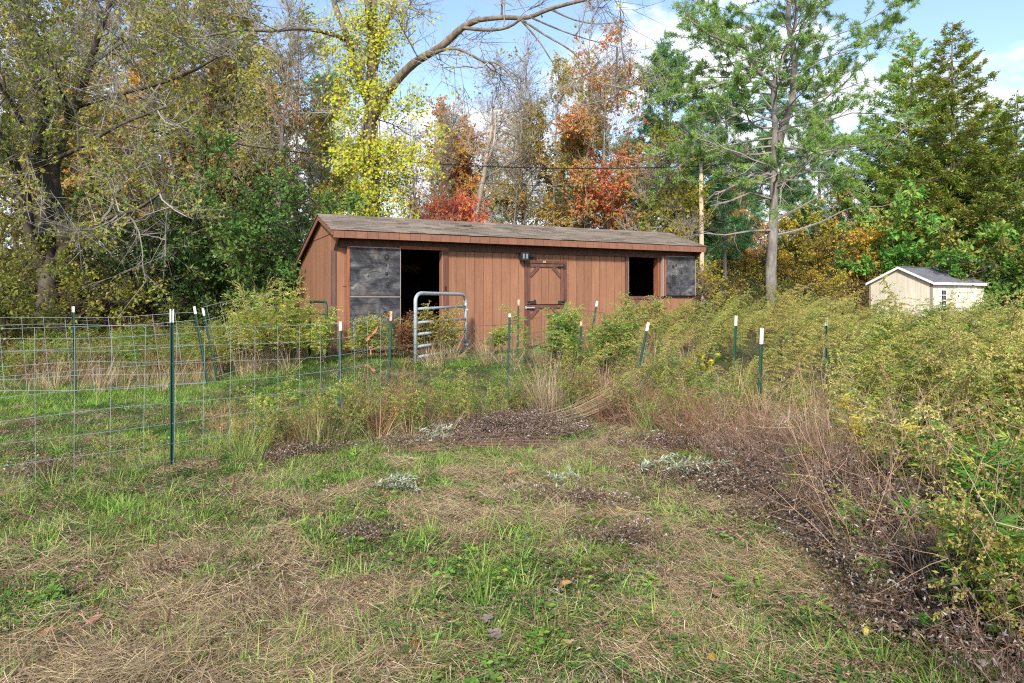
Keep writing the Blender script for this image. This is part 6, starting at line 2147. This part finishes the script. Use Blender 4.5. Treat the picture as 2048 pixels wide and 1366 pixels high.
for k, (px, Y, sc, lab) in enumerate([(1690, 7.6, .98, 'arching golden weed wand leftmost before the beige shed gable'.replace('leftmost before', 'rising short of')), (1735, 7.0, 1.0, 'golden weed wands bending in front of the beige shed gable'), (1790, 6.6, 1.0, 'feathery wands crossing the middle of the beige shed wall'),
        (1835, 7.4, 1.02, 'golden wands just under the small shed window'), (1880, 6.2, 1.03, 'long feathery wands crossing the shed doors'), (1935, 6.6, 1.0, 'feathery wands over the corner post of the beige shed'), (2000, 5.2, 1.06, 'tall golden wands past the beige shed end'),
        (2040, 4.4, 1.12, 'tallest golden wands at the frame edge'), (1600, 9.5, .95, 'arching pale wands behind the lone middle post'), (1440, 11.5, .9, 'feathery wands just past the barn corner')]):
    weed(px, Y, WD[k % 3], sc, (k % 4 - 1.5) * .25, lab)
weed(2030, 3.25, cluster(21, 5, .22, 1.05, BUD, LG, lean=.5), 1.0, .2, 'bright feathery weed hanging over the litter at the frame edge')
weed(2075, 2.75, cluster(22, 5, .22, .85, BUD, LG, lean=.5), 1.0, 2.6, 'nearest feathery green weed in the frame corner')
weed(1985, 3.9, cluster(23, 5, .22, 1.1, BUD, LY, lean=.5), 1.0, 2.2, 'yellow green feathery weed drooping towards the clearing')
for k, (px, Y, sc, lab) in enumerate([(1715, 5.6, .82, 'low golden wands where the thicket meets the brown stems'), (1770, 5.3, .9, 'golden wands beside the bright yellow cut leaves'), (1905, 4.9, .98, 'golden wands rising below the shed doors, second row'), (1960, 4.2, 1.0, 'golden wands in front of the peeling post top'),
        (2015, 3.7, .98, 'drooping golden wands above the vivid green leafy weed'), (1560, 8.6, .8, 'pale wands behind the thick post with the long tip'), (1670, 10.5, 1.0, 'pale wands at the top of the weed bank below the pine trunk'), (1530, 11.5, .98, 'pale wands on the bank crest between barn and pine')]):
    weed(px, Y, WD[(k + 1) % 3], sc, (k % 5 - 2) * .3, lab)
# yellow-leaved mugwort sprays and big green leaves near by
def leafy(seed, H, n, pal, size, lean=.4, lobes=5):
    q = np.random.default_rng(seed)
    g = Geo()
    for s in range(3):
        a = q.uniform(-.9, .9) + (3.14 if s == 1 else 0)
        m = limb([0, 0, 0], [math.cos(a) * lean, math.sin(a) * lean, 1], H * q.uniform(.75, 1.05), 9, q, .10, -.06)
        g.tube(m, np.linspace(.006, .002, 10), 4, col=(.26, .20, .09), cap=False)
        P3, T3 = sample([(m, 1, 1)], n, q, .25, 1)
        lobed(g, q, P3, q.normal(size=P3.shape) * [1, 1, .4] + [0, 0, .05], q.uniform(.6, 1.2, n) * size, pal, lobes=lobes)
    return g.mesh('leafy', M_LEAF)
YL = [(3, (.60, .50, .04)), (2, (.42, .40, .05)), (1, (.2, .3, .05))]
VG = [(4, (.08, .25, .03)), (3, (.12, .31, .04)), (1, (.28, .38, .05))]
for k, (px, Y, H, pal, sz, lab) in enumerate([
        (1700, 4.95, .62, [(2, (.14, .32, .04)), (2, (.46, .46, .05)), (1, (.6, .46, .04))], .12, 'leafy weed with drooping yellow green leaves at the thicket edge'),
        (1760, 5.2, .85, YL, .11, 'weed stem with bright yellow cut leaves inside the thicket'),
        (1840, 4.6, .75, VG, .11, 'bright green cut leaved weed low in the thicket'),
        (1950, 5.6, .95, YL, .10, 'yellow leaved weed below the beige shed corner post'),
        (1960, 3.6, .66, VG, .12, 'vivid green leafy weed overhanging the dead litter'),
        (2020, 3.4, .85, VG, .12, 'tall vivid green leafy weed at the frame edge'),
        (2000, 2.95, .42, VG, .12, 'vivid green leafy weed lowest at the frame corner'),
        (1900, 4.2, .62, VG, .11, 'green leafy weed between two brown litter patches'),
        (2040, 4.2, 1.15, VG + YL, .11, 'tall mixed green and yellow weed at the frame edge'),
        (1410, 10.5, .6, YL, .08, 'yellowing weed by the far corner of the barn'),
        (1640, 6.3, .8, VG, .11, 'green leafy weed in front of the lone middle post')]):
    weed(px, Y, leafy(40 + k, H, 34, pal, sz), 1.0, r.uniform(0, 6), lab)
# silvery overturned mugwort lying at the thicket foot
def silver(seed, n, ln, wdt):
    q = np.random.default_rng(seed)
    g = Geo()
    for s in range(7):
        a = q.normal() * .35 + .2
        m = limb([q.normal() * .1, q.normal() * wdt, .06 + q.uniform(0, .14)], [math.cos(a), math.sin(a) * .7, .12], ln * q.uniform(.6, 1.1), 8, q, .12, -.05)
        m[:, 2] = np.maximum(m[:, 2], .03)
        g.tube(m, np.linspace(.004, .0015, 9), 3, col=(.3, .26, .2), cap=False)
        P3, T3 = sample([(m, 1, 1)], n, q, .1, 1)
        lobed(g, q, P3, unit(T3 + q.normal(size=P3.shape) * [.7, .7, .7] + [0, 0, .3]), q.uniform(.6, 1.2, n) * .07, SILV, lobes=3)
    return g.mesh('silver', M_DRY)
weed(1440, 6.25, silver(1, 60, .75, .12), 1.1, .1, 'silvery grey leaved weed bent over at the thicket foot')
weed(1520, 5.8, silver(2, 36, .55, .1), 1.0, -.1, 'silvery grey weed spray reaching over dark dead litter')
weed(1330, 5.5, silver(3, 22, .5, .1), .9, .1, 'flattened silvery weed lying on straw, nearest the thicket')
weed(745, 5.3, silver(4, 30, .34, .07), .8, .2, 'silvery grey weed lying alone in the mown grass')
weed(855, 7.2, silver(5, 18, .4, .1), .9, -.2, 'pale leafed weed on the dark raked pile')
weed(1120, 5.3, silver(6, 8, .2, .05), .8, 1, 'tiny pale leaf sprig on the straw in the clearing')
# bent straw bundle sweeping into the clearing, and dry stalk bundles
def sweep(seed, n, pts, rr, spread, col):
    q = np.random.default_rng(seed)
    g = Geo()
    pts = np.array(pts, float)
    for i in range(n):
        off = q.normal(size=3) * spread
        f = np.linspace(.3, 1.4, len(pts))[:, None]
        m = pts + off * f
        m[:, 2] = np.maximum(m[:, 2], .01)
        g.tube(m, np.linspace(rr, rr * .4, len(m)), 3, col=np.array(col) * q.uniform(.6, 1.3), cap=False)
    return g
def at0(p, Y, py):
    return P(p, py, Y)
base = P(1060, 850, 8.0); bz = hz(base[0], base[1])
g = sweep(3, 46, [(-.75, -.65, .03), (-.3, -.3, .05), (.1, 0, .08), (.55, .25, .14), (1.0, .45, .30), (1.35, .6, .5)], .004, .055, (.42, .30, .18))
o_ = g.build('straw_bundle', M_DRY); o_.location = (base[0], base[1], bz); tag(o_, 'long bundle of bent dry stalks sweeping from the weeds onto the dark pile', 'dry stalks')
g = sweep(4, 26, [(-.9, -.35, .02), (-.5, -.2, .05), (0, 0, .06), (.5, .12, .05), (.9, .2, .03)], .004, .05, (.26, .17, .11))
b2 = P(950, 900, 7.0); o_ = g.build('straw_bundle', M_DRY); o_.location = (b2[0], b2[1], hz(b2[0], b2[1])); tag(o_, 'brown stalks lying along the front of the dark raked pile', 'dry stalks')
# tan grass clump beside the second fence section
RB = [reed(np.random.default_rng(9), 220, 1.05, [(3, (.50, .40, .26)), (2, (.38, .29, .17)), (1, (.28, .25, .11))], .22, (-.22, 0), .005, .6).mesh('tan', M_DRY)]
weed(1085, 8.6, RB[0], 1.0, 0, 'tall tan dry grass clump leaning by the green posts', name='dry_grass_clump', cat='grass clump')
weed(655, 7.0, reed(np.random.default_rng(10), 120, .75, [(2, (.30, .27, .10)), (2, (.40, .30, .16)), (1, (.16, .2, .06))], .3, (0, 0), .005, .9).mesh('tan', M_DRY), 1, 0, 'olive and tan grass clump at the foot of the second fence post', name='dry_grass_clump', cat='grass clump')
for k, (px, Y, H, lab) in enumerate([(735, 7.6, 1.0, 'reddish brown thin weed before the wire between two green posts'), (820, 7.9, 1.0, 'reddish brown thin weed behind the fence near the dark pile'), (620, 7.0, .7, 'rusty weed stems along the near wire fence'), (450, 7.4, .55, 'rusty sprawling weed in the grass behind the nearest post'), (770, 7.5, .85, 'dry seedy weed at the foot of the rusty tipped post')]):
    weed(px, Y, deadweed(np.random.default_rng(60 + k), H, 12, (.28, .13, .07), 220, [(2, (.30, .14, .08)), (2, (.24, .19, .08)), (1, (.4, .28, .16))]).mesh('dw', M_DRY), 1, 0, lab)

# ---------- single sticks and fallen leaves in the clearing
r = np.random.default_rng(907)
for px, py, Y, H, tl, lab in [(315, 1150, 3.9, .18, .05, 'short upright brown stub of a cut stem in green grass'), (1097, 975, 5.5, .21, 0, 'tallest upright brown stem stub in the clearing'), (466, 1000, 5.2, .15, .1, 'thin upright stem stub near the fence line grass'),
                              (330, 1270, 3.1, .12, .2, 'slanting brown stem stub among straw'), (1215, 965, 5.7, .16, .3, 'leaning stem stub by the straw at the clearing back')]:
    x = (px - 1024) / F * Y
    st = thing('stem_stub', lab, 'stem', (x, Y, hz(x, Y)))
    Geo().tube([(0, 0, -.02), (tl * .05, 0, H * .5), (tl * .12, 0, H)], [.0055, .005, .004], 5, col=(.16, .08, .05)).build('stem', M_DRY, st)
for pts, lab, nm in [([(560, 1072, 4.35), (575, 1040, 4.5), (585, 1016, 4.6), (640, 1018, 4.62), (700, 1022, 4.6)], 'bent dark stem arching over the straw near silvery weed', 'dry_stalk'),
                 ([(925, 1072, 4.35), (985, 1075, 4.32), (1050, 1078, 4.3)], 'straight dark stick lying in the mown grass', 'dry_stalk'),
                 ([(1180, 1010, 4.95), (1290, 1015, 4.9), (1400, 1030, 4.8), (1500, 1040, 4.7), (1690, 1050, 4.6)], 'long dark fallen stalk reaching to the thicket', 'dry_stalk'),
                 ([(1530, 900, 4.8), (1640, 980, 4.3), (1745, 1070, 3.9)], 'slanting reddish stem over the dead litter', 'dry_stalk')]:
    q = np.array([P(a, b, c) for a, b, c in pts])
    if nm == 'dry_stalk' and 'slanting' not in lab and 'arching' not in lab:
        q[:, 2] = hgt(q[:, 0], q[:, 1]) + .03
    else:
        q[:, 2] = np.maximum(q[:, 2], hgt(q[:, 0], q[:, 1]) + .02)
        q[0, 2] = hgt(q[0, 0], q[0, 1]) + .01
    st = thing(nm, lab, 'stalk', q[0])
    Geo().tube(q - q[0], np.linspace(.007, .003, len(q)), 5, col=(.13, .075, .05)).build('stem', M_DRY, st)

M_FL = foliage_mat('fallen_leaf', .12, .7, .02, .2)
def fallen(px, py, size, col, label, kind=0):
    Y = CAMZ * F / (py - HY)
    x = (px - 1024) / F * Y
    Y = (CAMZ - hz(x, Y)) * F / (py - HY)
    x = (px - 1024) / F * Y
    q = np.random.default_rng(int(px + py))
    size *= .82
    n = 16 if kind == 0 else 20
    a = np.linspace(0, 2 * np.pi, n, endpoint=False)
    if kind == 0:
        xx = np.cos(a)
        u0 = np.stack([xx, np.sign(np.sin(a)) * np.abs(np.sin(a)) ** 1.25 * (.50 - .16 * xx) * (1 + q.normal(size=n) * .07)], 1)
        rr = None
    else:
        rr = .55 + .45 * np.abs(np.cos(a * 2.5)) + q.normal(size=n) * .04
    u = (np.stack([u0[:, 0], u0[:, 1], 0 * a], 1) if kind == 0 else np.stack([np.cos(a) * rr, np.sin(a) * rr * .8, 0 * a], 1)) * size * .5
    mid = u * .5
    curl = q.uniform(.1, .6)
    g = Geo()
    v = np.concatenate([[[0, 0, 0]], mid, u])
    v[:, 2] = curl * (v[:, 1] ** 2) / size * 3 + .15 * curl * np.sin(v[:, 0] / size * 5) * size + .01
    f3 = [(0, 1 + i, 1 + (i + 1) % n) for i in range(n)]
    f4 = [(1 + i, 1 + n + i, 1 + n + (i + 1) % n, 1 + (i + 1) % n) for i in range(n)]
    cc = np.array(col)[None] * (1 + q.normal(size=(len(v), 1)) * .12)
    g.add(v, f3=f3, f4=f4, col=np.clip(cc, .01, .9))
    g.tube([(size * .45, 0, .01 + v[1, 2]), (size * .62, .004, .02), (size * .8, .01, .012)], .0012, 3, col=(.2, .12, .07))
    me = g.mesh('fallen_leaf', M_FL)
    o = obj('fallen_leaf', me, None, (x, Y, hz(x, Y) + .042))
    o.rotation_euler = (q.uniform(.1, .7), q.normal() * .3, q.uniform(0, 6.28))
    tag(o, label, 'leaf', 'fallen leaves in the mown clearing')
CB, CO, CP, CY = (.22, .135, .085), (.33, .18, .08), (.30, .22, .19), (.5, .38, .10)
for px, py, s, c, k, lab in [(268, 1115, .085, (.36, .21, .13), 0, 'tan fallen leaf standing on edge by the short stem stub'), (325, 1072, .07, CB, 0, 'brown leaf in straw above the short stem stub'),
                             (345, 1085, .11, (.38, .26, .18), 0, 'pale curled leaf at the rim of green grass'), (545, 1085, .07, CB, 0, 'narrow brown leaf below the bent dark stem'), (640, 1042, .07, CO, 0, 'small orange leaf beside the silvery lone weed'),
                             (1045, 980, .12, (.16, .08, .055), 0, 'dark brown curled leaf near the tallest stem stub'), (1022, 955, .09, CO, 0, 'rust orange leaf at the back of the straw'), (1104, 1107, .085, CB, 0, 'red brown leaf lying beside the bright tuft'),
                             (950, 1102, .07, CB, 0, 'brown leaf in the middle of the clearing'), (975, 1260, .11, CP, 1, 'broad mauve grey lobed leaf'), (990, 1295, .12, (.27, .2, .19), 1, 'greyish lobed leaf flat below the mauve one'), (896, 1217, .085, CB, 0, 'brown leaf in the shade of a small reddish plant'),
                             (1135, 1310, .08, CO, 0, 'orange brown upright leaf near the bottom'), (832, 1310, .10, (.30, .09, .045), 0, 'rusty red crumpled leaf in low clover'), (817, 1290, .06, CO, 0, 'little orange leaf next to the rusty crumpled one'), (1252, 1288, .075, CY, 0, 'pale yellow round leaf in green grass'),
                             (1132, 1182, .075, (.42, .24, .08), 0, 'ochre crumpled leaf on a straw patch'), (1332, 1190, .08, CP, 0, 'grey brown leaf near the thicket side grass'), (1422, 1338, .09, (.5, .3, .06), 0, 'yellow orange leaf at the bottom edge'), (1728, 1280, .08, CY, 0, 'yellow leaf in the grass below the litter'),
                             (1615, 1155, .08, (.32, .17, .13), 0, 'pinkish brown leaf before the dead litter'), (1832, 1207, .075, CO, 0, 'orange leaf lying on dead litter'), (1430, 1203, .09, CB, 0, 'brown leaf among bright side grass'), (190, 1260, .1, (.26, .14, .08), 0, 'rusty leaf in dark grass low in the clearing'),
                             (95, 1285, .08, CO, 0, 'orange leaf near the dark grass edge'), (1240, 1033, .09, (.42, .33, .08), 0, 'yellow olive leaf beyond the bright tuft'), (1525, 1037, .07, (.5, .28, .06), 0, 'orange yellow leaf at the dark litter edge'), (60, 905, .09, (.4, .24, .16), 0, 'tan leaf behind the wire fence in grass')]:
    fallen(px, py, s, c, lab, k)
